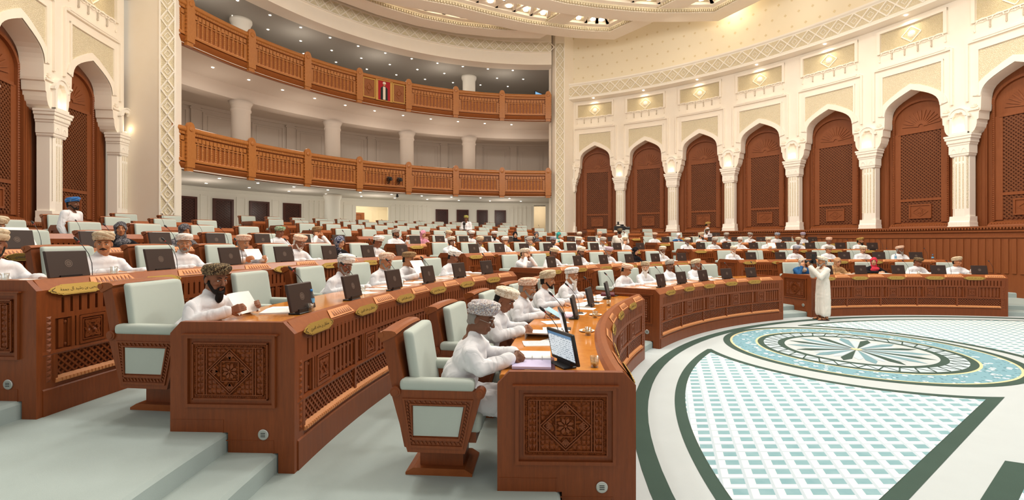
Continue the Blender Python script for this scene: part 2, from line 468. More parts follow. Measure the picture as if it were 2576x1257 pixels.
def column_mesh():
    """pilaster column, base at z=ZB; local y = away from the room"""
    mb = MB(); w = .34; mb2 = MB()
    mb.box(-.44, .44, -.44, .30, ZB, ZB+.07); mb.box(-.42, .42, -.42, .3, ZB+.07, ZB+.20)
    for k in range(9): mb.box(-.40+.093*k, -.40+.093*k+.05, -.435, -.42, ZB+.09, ZB+.18)
    mb.sweep([(-.40, ZB+.2), (-.36, ZB+.24), (-.34, ZB+.34), (-.33, ZB+.40), (.3, ZB+.40), (.3, ZB+.2)], -.40, .40)
    mb.add([(-.33, -.2, ZB+.4), (-.2, -.33, ZB+.4), (.2, -.33, ZB+.4), (.33, -.2, ZB+.4), (.33, .3, ZB+.4), (-.33, .3, ZB+.4),
            (-.33, -.2, 5.02), (-.2, -.33, 5.02), (.2, -.33, 5.02), (.33, -.2, 5.02), (.33, .3, 5.02), (-.33, .3, 5.02)],
           [(0, 1, 7, 6), (1, 2, 8, 7), (2, 3, 9, 8), (3, 4, 10, 9), (5, 0, 6, 11), (6, 7, 8, 9, 10, 11)])
    # fluted strips
    for x in (-.135, 0, .135):
        mb.box(x-.045, x-.035, -.345, -.33, ZB+.62, 4.78); mb.box(x+.035, x+.045, -.345, -.33, ZB+.62, 4.78)
        mb.pyr(x, 4.8, .045, .06, .02, -.33)
        for k in range(40): mb2.pyr(x, ZB+.70+.0505*k*1.0, .03, .022, .012, -.331)
    for s in (-1, 1):
        for k in range(40):
            x, y = s*.27, -.265; z = ZB+.7+.0505*k
            mb2.add([(x-.03*1, y-.03*s*1*s, z-.02), (x+.03, y+.03, z-.02), (x+.03, y+.03, z+.02), (x-.03, y-.03, z+.02), (x+s*.012, y-.012, z)],
                    [(0, 1, 4), (1, 2, 4), (2, 3, 4), (3, 0, 4)])
    # capital
    cap = [(-.34, 5.02), (-.37, 5.06), (-.37, 5.10), (-.40, 5.12), (-.40, 5.40), (-.43, 5.43), (-.43, 5.47), (-.47, 5.50), (-.47, 5.60), (-.52, 5.63), (-.52, 5.70), (-.55, 5.72), (-.55, 5.78)]
    for (a, b) in zip(cap[:-1], cap[1:]):
        r0, z0 = -a[0], a[1]; r1, z1 = -b[0], b[1]
        vs = [(-r0, -r0, z0), (r0, -r0, z0), (r0, .3, z0), (-r0, .3, z0), (-r1, -r1, z1), (r1, -r1, z1), (r1, .3, z1), (-r1, .3, z1)]
        mb.add(vs, [(0, 1, 5, 4), (1, 2, 6, 5), (3, 0, 4, 7)])
    mb.add([(-.55, -.55, 5.78), (.55, -.55, 5.78), (.55, .3, 5.78), (-.55, .3, 5.78)], [(0, 1, 2, 3)])
    for k in range(14): mb.box(-.46+.067*k, -.46+.067*k+.035, -.485, -.47, 5.51, 5.59)
    for x in (-.2, .2):
        for q in range(6):
            a, b = PI*q/6, PI*(q+1)/6; mb.bar((x+.1*math.cos(a), 5.16+.14*math.sin(a)), (x+.1*math.cos(b), 5.16+.14*math.sin(b)), .022, .02, -.40)
    for x in (-.385, 0, .385): mb.box(x-.012, x+.012, -.42, -.40, 5.13, 5.38)
    return mb.mesh('column_shaft', [PLW], False), mb2.mesh('column_carving', [PL_TAN], False)
COLM, COLC = column_mesh()
def niche_mesh():
    """shallow lit arched niche over each capital: moulded surround with the lamp bowl at its foot"""
    mb = MB(); D = .10
    mb.box(-.27, -.19, -D, -.0, 5.80, 6.42); mb.box(.19, .27, -D, 0, 5.80, 6.42); mb.box(-.27, .27, -D-.03, 0, 5.79, 5.86)
    n = 12; inn = []; out = []
    for q in range(n+1):
        a = PI*q/n; lob = 1-.22*abs(math.sin(3*a))**3
        inn.append((.19*math.cos(a)*(1 if q in (0, n) else lob*.98), 6.40+.19*math.sin(a)*lob)); out.append((.27*math.cos(a), 6.42+.27*math.sin(a)*(1+.05*math.sin(a))))
    for i in range(n): mb.plate([inn[i], out[i], out[i+1], inn[i+1]], -D, 0)
    for i in range(n): mb.plate([out[i], (out[i][0]*1.1, 6.42+(out[i][1]-6.42)*1.12), (out[i+1][0]*1.1, 6.42+(out[i+1][1]-6.42)*1.12), out[i+1]], -D-.03, 0)
    for s in (-1, 1): mb.box(s*.30-.035, s*.30+.035, -D-.02, 0, 6.38, 6.46)
    b = MB(); b.lathe([(.0, 0), (.035, .0), (.04, .03), (.01, .04)], 12, (0, -.055, 5.86))
    return mb.mesh('niche_surround', [PLW]), b.mesh('niche_lamp', [E_NICHE])
NICM, NICL = niche_mesh()
def wooddoor(mb_frame, mb_lat, mb_dark):
    """arched wooden screen behind an opening; flat coords, x centred"""
    y = .62; f = mb_frame
    f.box(-1.56, 1.56, y, y+.06, 2.0, 8.1, 4)                               # backing boards
    f.box(-1.35, -1.05, y-.10, y, 2.5, 6.9); f.box(1.05, 1.35, y-.10, y, 2.5, 6.9)
    for q in (-1.30, -1.2, -1.1, 1.1, 1.2, 1.30): f.box(q-.012, q+.012, y-.12, y-.1, 2.5, 6.9)
    # rope moulding posts
    for s in (-1, 1):
        f.box(s*.88-.03, s*.88+.03, y-.09, y, 2.72, 6.9)
        for k in range(60): f.pyr(s*.88, 2.78+.07*k, .03, .03, .03, y-.09)
        f.box(s*.75-.10, s*.75+.10, y-.05, y, 2.75, 6.3)
    # arched head with fan carving
    pts = [(.9*math.cos(PI*q/16), 6.75+.75*math.sin(PI*q/16)) for q in range(17)]
    for a, b in zip(pts[:-1], pts[1:]): f.bar(a, b, .09, .09, y)
    for q in range(13):
        a = PI*(q+.5)/13; f.bar((.08*math.cos(a), 6.5+.08*math.sin(a)), (.62*math.cos(a), 6.5+.62*math.sin(a)), .045, .03, y)
    f.box(-.75, .75, y-.06, y, 6.25, 6.35); f.box(-.66, .66, y-.06, y, 3.58, 3.68)
    # sill
    f.sweep([(y-.30, 2.50), (y-.26, 2.58), (y-.16, 2.66), (y, 2.72), (y, 2.50)], -.95, .95)
    for k in range(24): f.box(-.9+.077*k, -.9+.077*k+.05, y-.25, y-.2, 2.58, 2.64)
    # lattice field
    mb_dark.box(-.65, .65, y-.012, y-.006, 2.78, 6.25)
    def lat(x0, x1, z0, z1, p, w):
        k = x0-(z1-z0)
        while k < x1:
            a = max(x0, k); b = min(x1, k+(z1-z0))
            if b > a:
                mb_lat.bar((a, z0+(a-k)), (b, z0+(b-k)), w, .022, y-.012)
                mb_lat.bar((a, z1-(a-k)), (b, z1-(b-k)), w, .03, y-.012)
            k += p
    lat(-.65, .65, 3.68, 6.25, .125, .042); lat(-.65, .65, 2.78, 3.58, .125, .042)
    f.box(-.36, .36, y-.06, y, 2.9, 3.45)
    frame(f, -.36, .36, 2.9, 3.45, .05, .03, y-.06)
    for s1 in ((-1, 0, 0, 1), (0, 1, 1, 0), (1, 0, 0, -1), (0, -1, -1, 0)):
        f.bar((s1[0]*.24, 3.175+s1[1]*.18), (s1[2]*.24, 3.175+s1[3]*.18), .03, .02, y-.06)
    for q in range(8):
        a = 2*PI*q/8; f.bar((0, 3.175), (.11*math.cos(a), 3.175+.1*math.sin(a)), .03, .02, y-.06)
def arcade(side, c, R, a0, da, cols, bays, order):
    sgn = 1
    wall = MB(); tr = MB(); dado = MB()
    nd_ = 0
    for b in bays:
        ang = a0-(b+.5)*da
        m = bay(b); hw = da*R/2; sc = hw/HWT
        m.v = [(x*sc, y, z) for x, y, z in m.v]; m.polar(c, R, ang); wall.merge(m)
        ff, ll, dd = MB(), MB(), MB(); wooddoor(ff, ll, dd)
        for q in (ff, ll, dd): q.polar(c, R, ang)
        DOORN[0] += 1
        d = struct('door_%d' % DOORN[0], ff, [W_DOOR])
        d['label'] = ('tall arched wooden screen with lattice in the %s arcade, %s' % (side, order[b])); d['category'] = 'wooden screen'
        g = ll.obj('lattice', [W_DOORLAT], d); g2 = dd.obj('lattice_backing', [W_DARK], d)
    xs, xe = a0-cols[0]*da, a0-(cols[-1])*da
    struct('wall_'+side, wall, [PL, PL_TAN, PL_TAN2])
    # frieze band
    L = (xs-xe)*R+ 3.0; A0 = xs+.8/R; n = 60
    fz = MB(); fz.sweep([(-.12, 10.62), (-.50, 10.68), (-.50, 10.76), (-.46, 10.80), (-.46, 11.50), (-.52, 11.56), (-.52, 11.64), (0, 11.64), (0, 10.62)], 0, L, n)
    pz = MB(); pz.box(0, L, -.464, -.46, 10.84, 11.46, n)
    k = 0; w = .62
    while k*w < L-.01:
        x = k*w; cx_ = x+w/2
        for a, b in (((x, 11.15), (cx_, 11.46)), ((cx_, 11.46), (x+w, 11.15)), ((x, 11.15), (cx_, 10.84)), ((cx_, 10.84), (x+w, 11.15))):
            fz.bar(a, b, .05, .035, -.464)
        for s1 in ((-1, 0, 0, 1), (0, 1, 1, 0), (1, 0, 0, -1), (0, -1, -1, 0)):
            fz.bar((cx_+s1[0]*.13, 11.15+s1[1]*.13), (cx_+s1[2]*.13, 11.15+s1[3]*.13), .02, .02, -.464)
        k += 1
    struct('trim_%d' % (1 if side == 'right' else 2), fz.polar(c, R, A0), [PLW]).name = 'trim_frieze_'+side
    o = pz.polar(c, R, A0).obj('frieze_ground', [PL_TAN], bpy.data.objects['trim_frieze_'+side])
    # cove rising inwards to the ceiling
    cv = MB(); prof = [(0, 11.64), (0, 12.6), (-.01, 13.6), (-.03, 14.4), (-.2, 14.95), (-.9, 15.25)]
    vs = []; fs = []; kk = len(prof)
    for i in range(n+1):
        x = L*i/n; vs += [(x, p[0], p[1]) for p in prof]
    for i in range(n):
        for j in range(kk-1): fs.append((i*kk+j, (i+1)*kk+j, (i+1)*kk+j+1, i*kk+j+1))
    cv.add(vs, fs)
    # small diamonds sprinkled on the cove
    dm = MB()
    for r_ in range(5):
        t = (r_+.7)*.62; 
        # walk along the profile
        rem = t; 
        for a, b in zip(prof[:-1], prof[1:]):
            l = math.hypot(b[0]-a[0], b[1]-a[1])
            if rem <= l: break
            rem -= l
        u = rem/l; yy = a[0]+(b[0]-a[0])*u; zz = a[1]+(b[1]-a[1])*u; dy, dz = (b[0]-a[0])/l, (b[1]-a[1])/l
        x = .4+(.3 if r_ % 2 else 0)
        while x < L-.3:
            s = .07
            dm.add([(x-s, yy-.012*dz, zz+.012*dy), (x, yy-s*dy-.012*dz, zz-s*dz), (x+s, yy-.012*dz, zz), (x, yy+s*dy-.012*dz, zz+s*dz)], [(0, 1, 2, 3)])
            x += .6
    cvo = struct('ceiling_cove_'+side, cv.polar(c, R, A0), [PL_COVE], None, True)
    dm.polar(c, R, A0).obj('cove_motifs', [newmat('cove_motif', lin('#e6d5b0'), .8, .1)], cvo)
    # dado : wooden base wall under the columns
    dd = MB(); L2 = (xs-xe)*R+2.4; A2 = xs+.5/R
    dd.sweep([(-.62, -.1), (-.62, 2.30), (-.68, 2.33), (-.68, 2.37), (-.62, 2.40), (-.62, 2.5), (.7, 2.5), (.7, -.1)], 0, L2, n)
    x = .1
    while x < L2-.2: dd.box(x, x+.12, -.65, -.62, 1.0, 2.1); x += .21
    x = .05
    while x < L2-.1: dd.box(x, x+.045, -.71, -.66, 2.42, 2.47); x += .09
    dd.box(0, L2, -.70, -.62, 2.47, 2.52, n); dd.box(0, L2, -.66, -.62, 2.14, 2.2, n)
    struct('baseboard_'+side, dd.polar(c, R, A2), [W_DOOR])
    # columns and niche lamps
    for i in cols:
        ang = a0-i*da; loc = P(c, R, ang); rz = ang-PI/2; cl = P(c, R+.18, ang)
        t = thing('column', 'white carved pilaster column of the %s arcade, %s' % (side, ORDN[i-cols[0]]), 'column', '%s arcade columns' % side, cl, rz); t.scale = (.76, .62, 1)
        ob('shaft', COLM, t); ob('carved_strips', COLC, t)
        t2 = thing('niche_light', 'lit arched niche above the %s column of the %s arcade' % (ORDC[i-cols[0]], side), 'light', '%s arcade niche lights' % side, loc, rz)
        ob('niche_surround', NICM, t2); ob('lamp', NICL, t2)
ORDN = ['nearest the gallery', 'second from the gallery', 'third from the gallery', 'fourth from the gallery', 'fifth from the gallery', 'sixth from the gallery', 'seventh from the gallery', 'eighth from the gallery', 'ninth from the gallery']
ORDC = ['first (by the gallery)', 'second', 'third', 'fourth', 'fifth', 'sixth', 'seventh', 'eighth', 'ninth']
DOORN = [0]
arcade('right', AC, AR, AA0, ADA, range(0, 9), range(0, 8), ORDN)
# on the left the bays run anticlockwise: use negative indices
ORDL = {-1: ORDN[0], -2: ORDN[1], -3: ORDN[2]}
_o = ORDN; 
def arcade_left():
    # reuse with a reversed start so x still runs clockwise
    a_start = LA0+2*LDA
    arcade('left', LC, LR, a_start, LDA, range(0, 3), range(0, 2), ['farther from the gallery', 'nearer the gallery'])
ORDN = ['farthest from the gallery', 'in the middle', 'nearest the gallery']; ORDC = ['farthest', 'middle', 'nearest']
arcade_left()
ORDN = _o

# ================================================================== PIERS AND GALLERY
def seg_wall(mb, p, q, z0, z1, mat=0):
    mb.add([(p[0], p[1], z0), (q[0], q[1], z0), (q[0], q[1], z1), (p[0], p[1], z1)], [(0, 1, 2, 3)], mat)
def pier(side, pl, pr, lining_l, back):
    """lattice-carved band between plan points pl -> pr (as seen from the room)"""
    dx, dy = pr[0]-pl[0], pr[1]-pl[1]; W = math.hypot(dx, dy); ang = math.atan2(dy, dx)
    mb = MB(); z0, z1 = 0.9, 13.98
    mb.box(0, W, 0, .5, z0, z1)
    g = MB(); g.box(.05, W-.05, -.006, 0, z0, z1)
    w = W-.1; z = z0
    mb.box(0, .05, -.04, 0, z0, z1); mb.box(W-.05, W, -.04, 0, z0, z1)
    while z < z1-.3:
        h = .31; cx_ = W/2
        for a, b in (((.05, z+h), (cx_, z+2*h)), ((cx_, z+2*h), (W-.05, z+h)), ((.05, z+h), (cx_, z)), ((cx_, z), (W-.05, z+h))):
            mb.bar(a, b, .04, .035, -.006)
        for s1 in ((-1, 0, 0, 1), (0, 1, 1, 0), (1, 0, 0, -1), (0, -1, -1, 0)):
            mb.bar((cx_+s1[0]*.1, z+h+s1[1]*.13), (cx_+s1[2]*.1, z+h+s1[3]*.13), .02, .02, -.006)
        z += 2*h
    o = mb.obj('trim_pier_'+side, [PLW]); o['kind'] = 'structure'; o.location = (pl[0], pl[1], 0); o.rotation_euler = (0, 0, ang)
    g.obj('pier_ground', [PL_TAN], o)
pier('left', (-12.42, 16.80), (-11.93, 16.95), None, None)
pier('right', (2.62, 28.95), (3.19, 28.93), None, None)
rl = MB()
seg_wall(rl, (-14.9, 17.25), (-12.42, 16.80), 0.5, 15.5)
seg_wall(rl, (2.62, 28.95), (3.19, 28.93), 13.98, 15.5); seg_wall(rl, (-12.42, 16.80), (-11.93, 16.95), 13.98, 15.5)
seg_wall(rl, (-11.93, 16.95), (-12.6, 17.5), 0.5, 15.5); seg_wall(rl, (-12.6, 17.5), (-14.2, 18.5), .5, 15.5)
seg_wall(rl, (3.19, 28.93), (4.0, 29.9), 0.5, 15.5)
seg_wall(rl, (2.3, 29.7), (2.62, 28.95), 0.5, 15.5)
struct('wall_return', rl, [PL])

GA0, GA1 = math.radians(171.5), math.radians(87.4)     # gallery runs clockwise from the left pier to the right
GL = (GA0-GA1)*BR; GN = 56
DB = .2; GAX = 2.24
def gallery_ring(mb, v0, v1, z0, z1, mat=0):
    mb.box(0, GL, v0, v1, z0, z1, GN, mat)
def balustrade(zb, zt, name, label, portrait):
    t = thing(name, label, 'balustrade')
    h = zt-zb
    body = MB()
    body.sweep([(.22, zb+.02), (.10, zb), (.02, zb+.10), (-.02, zb+.16), (-.05, zb+.22), (-.02, zb+.28), (.03, zb+.30), (.03, zt-.16), (.30, zt-.16), (.30, zb+.02)], 0, GL, GN)
    rail = MB(); rail.sweep([(-.05, zt-.24), (-.10, zt-.17), (-.07, zt-.07), (.0, zt-.03), (.30, zt-.03), (.34, zt-.1), (.30, zt-.2)], 0, GL, GN)
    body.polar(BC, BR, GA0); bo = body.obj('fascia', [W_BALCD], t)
    rail.polar(BC, BR, GA0).obj('handrail', [W_BALC], t, True)
    # posts and panels
    for i in range(-1, 8):
        a = GAX+(3.5-i)*DB
        if i >= 0:
            x = (GA0-a)*BR
            p = MB(); w = .17
            p.box(x-w, x+w, -.12, .05, zb+.10, zt-.02); p.box(x-w*.8, x+w*.8, -.08, .05, zb-.04, zb+.12)
            p.lathe([(.0, -.1), (w*.9, -.1), (w*.9, .0)], 14, (x, -.02, zt-.02), 0, 'y')
            p.lathe([(.0, -.05), (.09, -.03), (.1, .0)], 10, (x, -.12, zt-.12), 0, 'y')
            for k in range(8):
                p.box(x-w-.02, x-w+.01, -.11, 0, zb+.3+k*.14, zb+.37+k*.14); p.box(x+w-.01, x+w+.02, -.11, 0, zb+.3+k*.14, zb+.37+k*.14)
            p.polar(BC, BR, GA0).obj('post', [W_BALC], t)
        x0 = max(.02, (GA0-a)*BR+.19); x1 = min(GL-.02, (GA0-(a-DB))*BR-.19)
        if x1-x0 < .3: continue
        m = MB(); dk = MB(); n = 6
        if portrait and i == 3:
            build_portrait(t, x0, x1, zb, zt); continue
        m.box(x0, x1, -.04, .03, zt-.34, zt-.22, n)                  # top dentil band
        k = x0+.03
        while k < x1-.06: m.box(k, k+.05, -.055, -.04, zt-.325, zt-.25); k += .09
        m.box(x0, x1, -.03, .03, zt-.64, zt-.60, n); m.box(x0, x1, -.05, .03, zb+.32, zb+.40, n)
        k = x0+.04
        while k < x1-.14: m.box(k, k+.135, -.03, .03, zt-.56, zt-.40, 1); k += .17   # arcaded cornice blocks
        m.box(x0, x0+.13, -.03, .03, zb+.4, zt-.64); m.box(x1-.13, x1, -.03, .03, zb+.4, zt-.64)
        dk.box(x0+.13, x1-.13, .02, .028, zb+.40, zt-.64, n)
        L = x1-x0-.26; c = max(2, int(round(L/.19))); pw = L/c
        for k in range(c):
            xx = x0+.13+pw*(k+.5)
            m.box(xx-.048, xx+.048, -.012, .02, zb+.44, zt-.68)
            for q in range(9): m.pyr(xx, zb+.50+.078*q, .046, .036, .022, -.012)
            dk.pyr(xx, zb+.44, .06, .05, .05, .02, 1)
        dk.box(x0+.12, x1-.12, -.04, 0, zb+.385, zb+.42, n, 1)
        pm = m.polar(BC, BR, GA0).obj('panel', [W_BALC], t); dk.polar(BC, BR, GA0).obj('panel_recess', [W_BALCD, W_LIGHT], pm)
    return t
RED = newmat('portrait_red', lin('#a8232c'), .6, .2)
TANW = newmat('portrait_gilt', lin('#c79a4c'), .4, .4)
ROBEDK = newmat('portrait_cloak', lin('#2b2f2e'), .7, .2)
SKINP = newmat('portrait_skin', lin('#c08a68'), .6, .2)
WHITEP = newmat('portrait_white', lin('#e8dccb'), .6, .2)
def build_portrait(t, x0, x1, zb, zt):
    m = MB(); W = x1-x0; n = 6; z0, z1 = zb+.30, zt-.22
    m.box(x0, x1, -.02, .03, z0, z1, n, 0)
    w3 = (W-.0)
    a = x0+.30*W; b = x0+.70*W
    frame(m, x0+.02, a-.02, z0+.04, z1-.04, .05, .03, -.02, 1); frame(m, b+.02, x1-.02, z0+.04, z1-.04, .05, .03, -.02, 1)
    for cx_ in ((x0+a)/2, (b+x1)/2):
        zc = (z0+z1)/2; d = .22
        for s1 in ((-1, 0, 0, 1), (0, 1, 1, 0), (1, 0, 0, -1), (0, -1, -1, 0)):
            m.bar((cx_+s1[0]*d, zc+s1[1]*d*1.3), (cx_+s1[2]*d, zc+s1[3]*d*1.3), .03, .02, -.02, 0)
        m.lathe([(0, -.05), (.1, -.04), (.13, 0)], 14, (cx_, -.02, zc), 0, 'y')
    m.polar(BC, BR, GA0).obj('portrait_surround', [W_BALCD, TANW], t)
    q = MB(); frame(q, a, b, z0, z1, .035, .05, -.02, 1)
    q.box(a+.03, b-.03, -.035, -.02, z0+.03, z1-.03, 2, 0)
    q.box(a+.04, a+.14, -.045, -.02, z0+.04, z1-.04, 1, 1); q.box(b-.14, b-.04, -.045, -.02, z0+.04, z1-.04, 1, 1)
    cx_ = (a+b)/2; H = z1-z0
    q.plate([(cx_-.20, z0+.06), (cx_+.20, z0+.06), (cx_+.19, z0+.62*H), (cx_+.08, z0+.72*H), (cx_-.08, z0+.72*H), (cx_-.19, z0+.62*H)], -.045, -.035, 2)
    q.plate([(cx_-.07, z0+.08), (cx_+.07, z0+.08), (cx_+.07, z0+.7*H), (cx_-.07, z0+.7*H)], -.052, -.045, 4)
    q.lathe([(0, -.02), (.06, -.01), (.065, 0)], 12, (cx_, -.045, z0+.78*H), 3, 'y')
    q.plate([(cx_-.09, z0+.83*H), (cx_+.09, z0+.83*H), (cx_+.08, z0+.91*H), (cx_, z0+.94*H), (cx_-.08, z0+.91*H)], -.065, -.045, 4)
    q.polar(BC, BR, GA0).obj('portrait_panel', [RED, TANW, ROBEDK, SKINP, WHITEP], t)
balustrade(4.64, 6.28, 'lower_balustrade', 'carved wooden balustrade of the lower gallery, two cameras mounted on it', False)
balustrade(9.26, 10.89, 'upper_balustrade', 'carved wooden balustrade of the upper gallery with a robed portrait panel', True)

g = MB()
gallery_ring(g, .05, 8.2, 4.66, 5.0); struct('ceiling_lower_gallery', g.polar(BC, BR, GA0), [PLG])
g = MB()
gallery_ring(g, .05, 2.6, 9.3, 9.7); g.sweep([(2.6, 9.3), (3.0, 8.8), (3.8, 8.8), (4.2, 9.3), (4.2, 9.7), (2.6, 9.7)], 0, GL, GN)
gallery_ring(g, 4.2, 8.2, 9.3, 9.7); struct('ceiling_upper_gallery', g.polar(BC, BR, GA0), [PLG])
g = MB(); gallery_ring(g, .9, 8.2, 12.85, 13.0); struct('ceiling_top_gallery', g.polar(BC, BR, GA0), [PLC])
# beam that closes the opening, with lattice frieze
g = MB(); gallery_ring(g, 0, .9, 12.65, 15.2); g.box(0, GL, -.05, 0, 13.36, 13.42, GN); g.box(0, GL, -.05, 0, 13.98, 14.06, GN)
pz = MB(); pz.box(0, GL, -.006, 0, 13.42, 13.98, GN)
k = 0; w = .56
while k*w < GL-.3:
    x = k*w; cx_ = x+w/2
    for a, b in (((x, 13.7), (cx_, 13.98)), ((cx_, 13.98), (x+w, 13.7)), ((x, 13.7), (cx_, 13.42)), ((cx_, 13.42), (x+w, 13.7))):
        g.bar(a, b, .05, .03, -.006)
    for s1 in ((-1, 0, 0, 1), (0, 1, 1, 0), (1, 0, 0, -1), (0, -1, -1, 0)):
        g.bar((cx_+s1[0]*.12, 13.7+s1[1]*.12), (cx_+s1[2]*.12, 13.7+s1[3]*.12), .02, .02, -.006)
    k += 1
bm_ = struct('trim_gallery_beam', g.polar(BC, BR, GA0), [PL]); pz.polar(BC, BR, GA0).obj('frieze_ground', [PL_TAN], bm_)
# gallery back walls with panelling
def panel_wall(name, v, z0, z1, n=12, mat=PLG):
    g = MB(); g.box(0, GL*1.0, v, v+.2, z0, z1, GN)
    w = GL/n; Rr = (BR+v)/BR
    for i in range(n):
        a, b = i*w+.25, (i+1)*w-.25
        frame(g, a, b, z0+.9, z1-.35, .06, .05, v, 0, True, 3); frame(g, a+.16, b-.16, z0+1.05, z1-.5, .03, .03, v, 0, True, 3)
        g.box(i*w-.16, i*w+.16, v-.10, v, z0, z1, 1); g.box(i*w-.2, i*w+.2, v-.13, v, z1-.3, z1-.2, 1)
    g.box(0, GL, v-.1, v, z1-.16, z1, GN)
    return struct(name, g.polar(BC, BR, GA0), [mat])
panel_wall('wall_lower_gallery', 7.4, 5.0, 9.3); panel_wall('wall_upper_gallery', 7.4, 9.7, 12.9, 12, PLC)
# side walls of the galleries
for nm, a in (('wall_gallery_end_right', GA1), ('wall_gallery_end_left', GA0)):
    g = MB(); p, q = P(BC, BR+.35, a), P(BC, BR+8, a); seg_wall(g, p, q, 1.5, 12.9); struct(nm, g, [PLG])
# ground floor back wall with dark screens and two openings
GV = 5.0
def gx(deg): return (GA0-math.radians(deg))*BR
screens = [(157.0, 154.0), (151.7, 148.6), (146.1, 142.9), (140.6, 137.5), (111.5, 108.9), (107.1, 104.6), (102.8, 100.5), (99.0, 96.6)]
openings = [(127.4, 121.1), (90.6, 88.1)]
g = MB(); cuts = sorted([(gx(a), gx(b)) for a, b in openings]); x = 0
for a, b in cuts+[(GL, GL)]:
    if a-x > .05: g.box(x, a, GV, GV+.2, 1.2, 4.66, max(2, int((a-x)/.5)))
    x = b
for a, b in cuts[:1]: g.box(a, b, GV, GV+.2, 4.2, 4.66, 4)
sp = sorted([(gx(a), gx(b)) for a, b in screens+openings]); x = .1
for a, b in sp+[(GL, GL)]:
    if a-x > .5:
        frame(g, x+.12, a-.12, 2.0, 4.3, .05, .04, GV, 0, True, 3); 
        if a-x > 1.2:
            k = x+.35
            while k < a-.4: g.box(k, k+.05, GV-.05, GV, 2.0, 4.4); k += .22
    x = b
g.box(0, GL, GV-.08, GV, 4.5, 4.66, GN)
struct('wall_ground_gallery', g.polar(BC, BR, GA0), [PLW])
for i, (a, b) in enumerate(screens):
    m = MB(); x0, x1 = gx(a), gx(b); frame(m, x0, x1, 1.6, 4.15, .09, .08, GV, 0); dk = MB(); dk.box(x0+.08, x1-.08, GV-.03, GV-.01, 1.65, 4.1, 2)
    lt = MB(); k = x0+.09-2.4
    while k < x1-.09:
        for z0_, z1_ in ((1.72, 4.06),):
            aa, bb = max(x0+.1, k), min(x1-.1, k+2.34)
            if bb > aa:
                lt.bar((aa, z0_+(aa-k)), (bb, z0_+(bb-k)), .03, .015, GV-.03); lt.bar((aa, z1_-(aa-k)), (bb, z1_-(bb-k)), .03, .02, GV-.03)
        k += .13
    d = m.polar(BC, BR, GA0).obj('lattice_window', [W_SCREEN])
    tag(d, 'dark lattice screen in the white wall under the gallery, %s from the left' % ['first', 'second', 'third', 'fourth', 'fifth', 'sixth', 'seventh', 'eighth'][i], 'lattice screen', 'dark lattice screens under the gallery')
    dk.polar(BC, BR, GA0).obj('dark_glass', [newmat('screen_glass', lin('#3a2620'), .25, .4)], d); lt.polar(BC, BR, GA0).obj('lattice', [W_SCREEN], d)
# corridors behind the openings
for i, (a, b) in enumerate(openings):
    x0, x1 = gx(a), gx(b); m = MB(); v1 = GV+3.0
    m.box(x0-.6, x1+.6, v1, v1+.1, 1.2, 4.7, 4); m.box(x0-.65, x0-.6, GV+.2, v1, 1.2, 4.7); m.box(x1+.6, x1+.65, GV+.2, v1, 1.2, 4.7)
    m.box(x0-.6, x1+.6, GV+.2, v1, 4.66, 4.7, 4)
    for k in range(3): frame(m, x0-.4+k*1.0, x0+.4+k*1.0, 2.1, 4.2, .04, .04, v1)
    struct('wall_corridor', m.polar(BC, BR, GA0), [PL])
    mid = P(BC, BR+GV+1.6, math.radians((a+b)/2), 4.45)
    lamp('POINT', 'corridor_lamp', mid, 50, (1, .84, .58), .25)
m = MB(); x0 = gx(127.4); m.box(x0-.1, x0+1.0, GV+2.9, GV+3.0, 1.6, 3.95, 2); frame(m, x0-.1, x0+1.0, 1.6, 3.95, .14, .06, GV+2.9)
o = struct('door_20', m.polar(BC, BR, GA0), [W_DOOR])
m = MB(); m.box(x0+.1, x0+1.8, GV+.6, GV+1.4, 4.60, 4.64, 3)
tag(m.polar(BC, BR, GA0).obj('ceiling_light_panel', [emis('cove_strip', '#ffeec0', 6)]), 'glowing ceiling light panel in the corridor opening under the gallery', 'ceiling light')
# round columns through the storeys
cm = MB(); cm.lathe([(.42, 0), (.42, 3.3), (.5, 3.5), (.5, 3.66)], 28)
cm2 = MB(); cm2.lathe([(.43, 0), (.42, 3.3), (.46, 3.34), (.46, 3.42), (.43, 3.46), (.45, 3.6), (.55, 3.8)], 28)
CM1 = cm.mesh('round_column', [PLW], True); CM2 = cm2.mesh('round_column', [PLG], True)
cdeg = [150.4, 134.0, 118.9, 105.4]
for i, d in enumerate(cdeg):
    for lv, (z, me, txt) in enumerate(((1.5, CM1, 'on the ground floor'), (5.0, CM2, 'on the lower gallery'), (9.7, CM1, 'on the upper gallery'))):
        if lv == 0 and i not in (1,): continue
        if lv == 2 and i in (1, 2): continue
        o = ob('round_column', me, None, P(BC, BR+3.3, math.radians(d), z))
        if lv == 0: o.scale = (1, 1, .86)
        if lv == 1: o.scale = (1, 1, 1.0)
        if lv == 2: o.scale = (1, 1, .86)
        tag(o, 'smooth round white column %s, %s from the left' % (txt, ['first', 'second', 'third', 'fourth'][i]), 'column', 'round gallery columns')
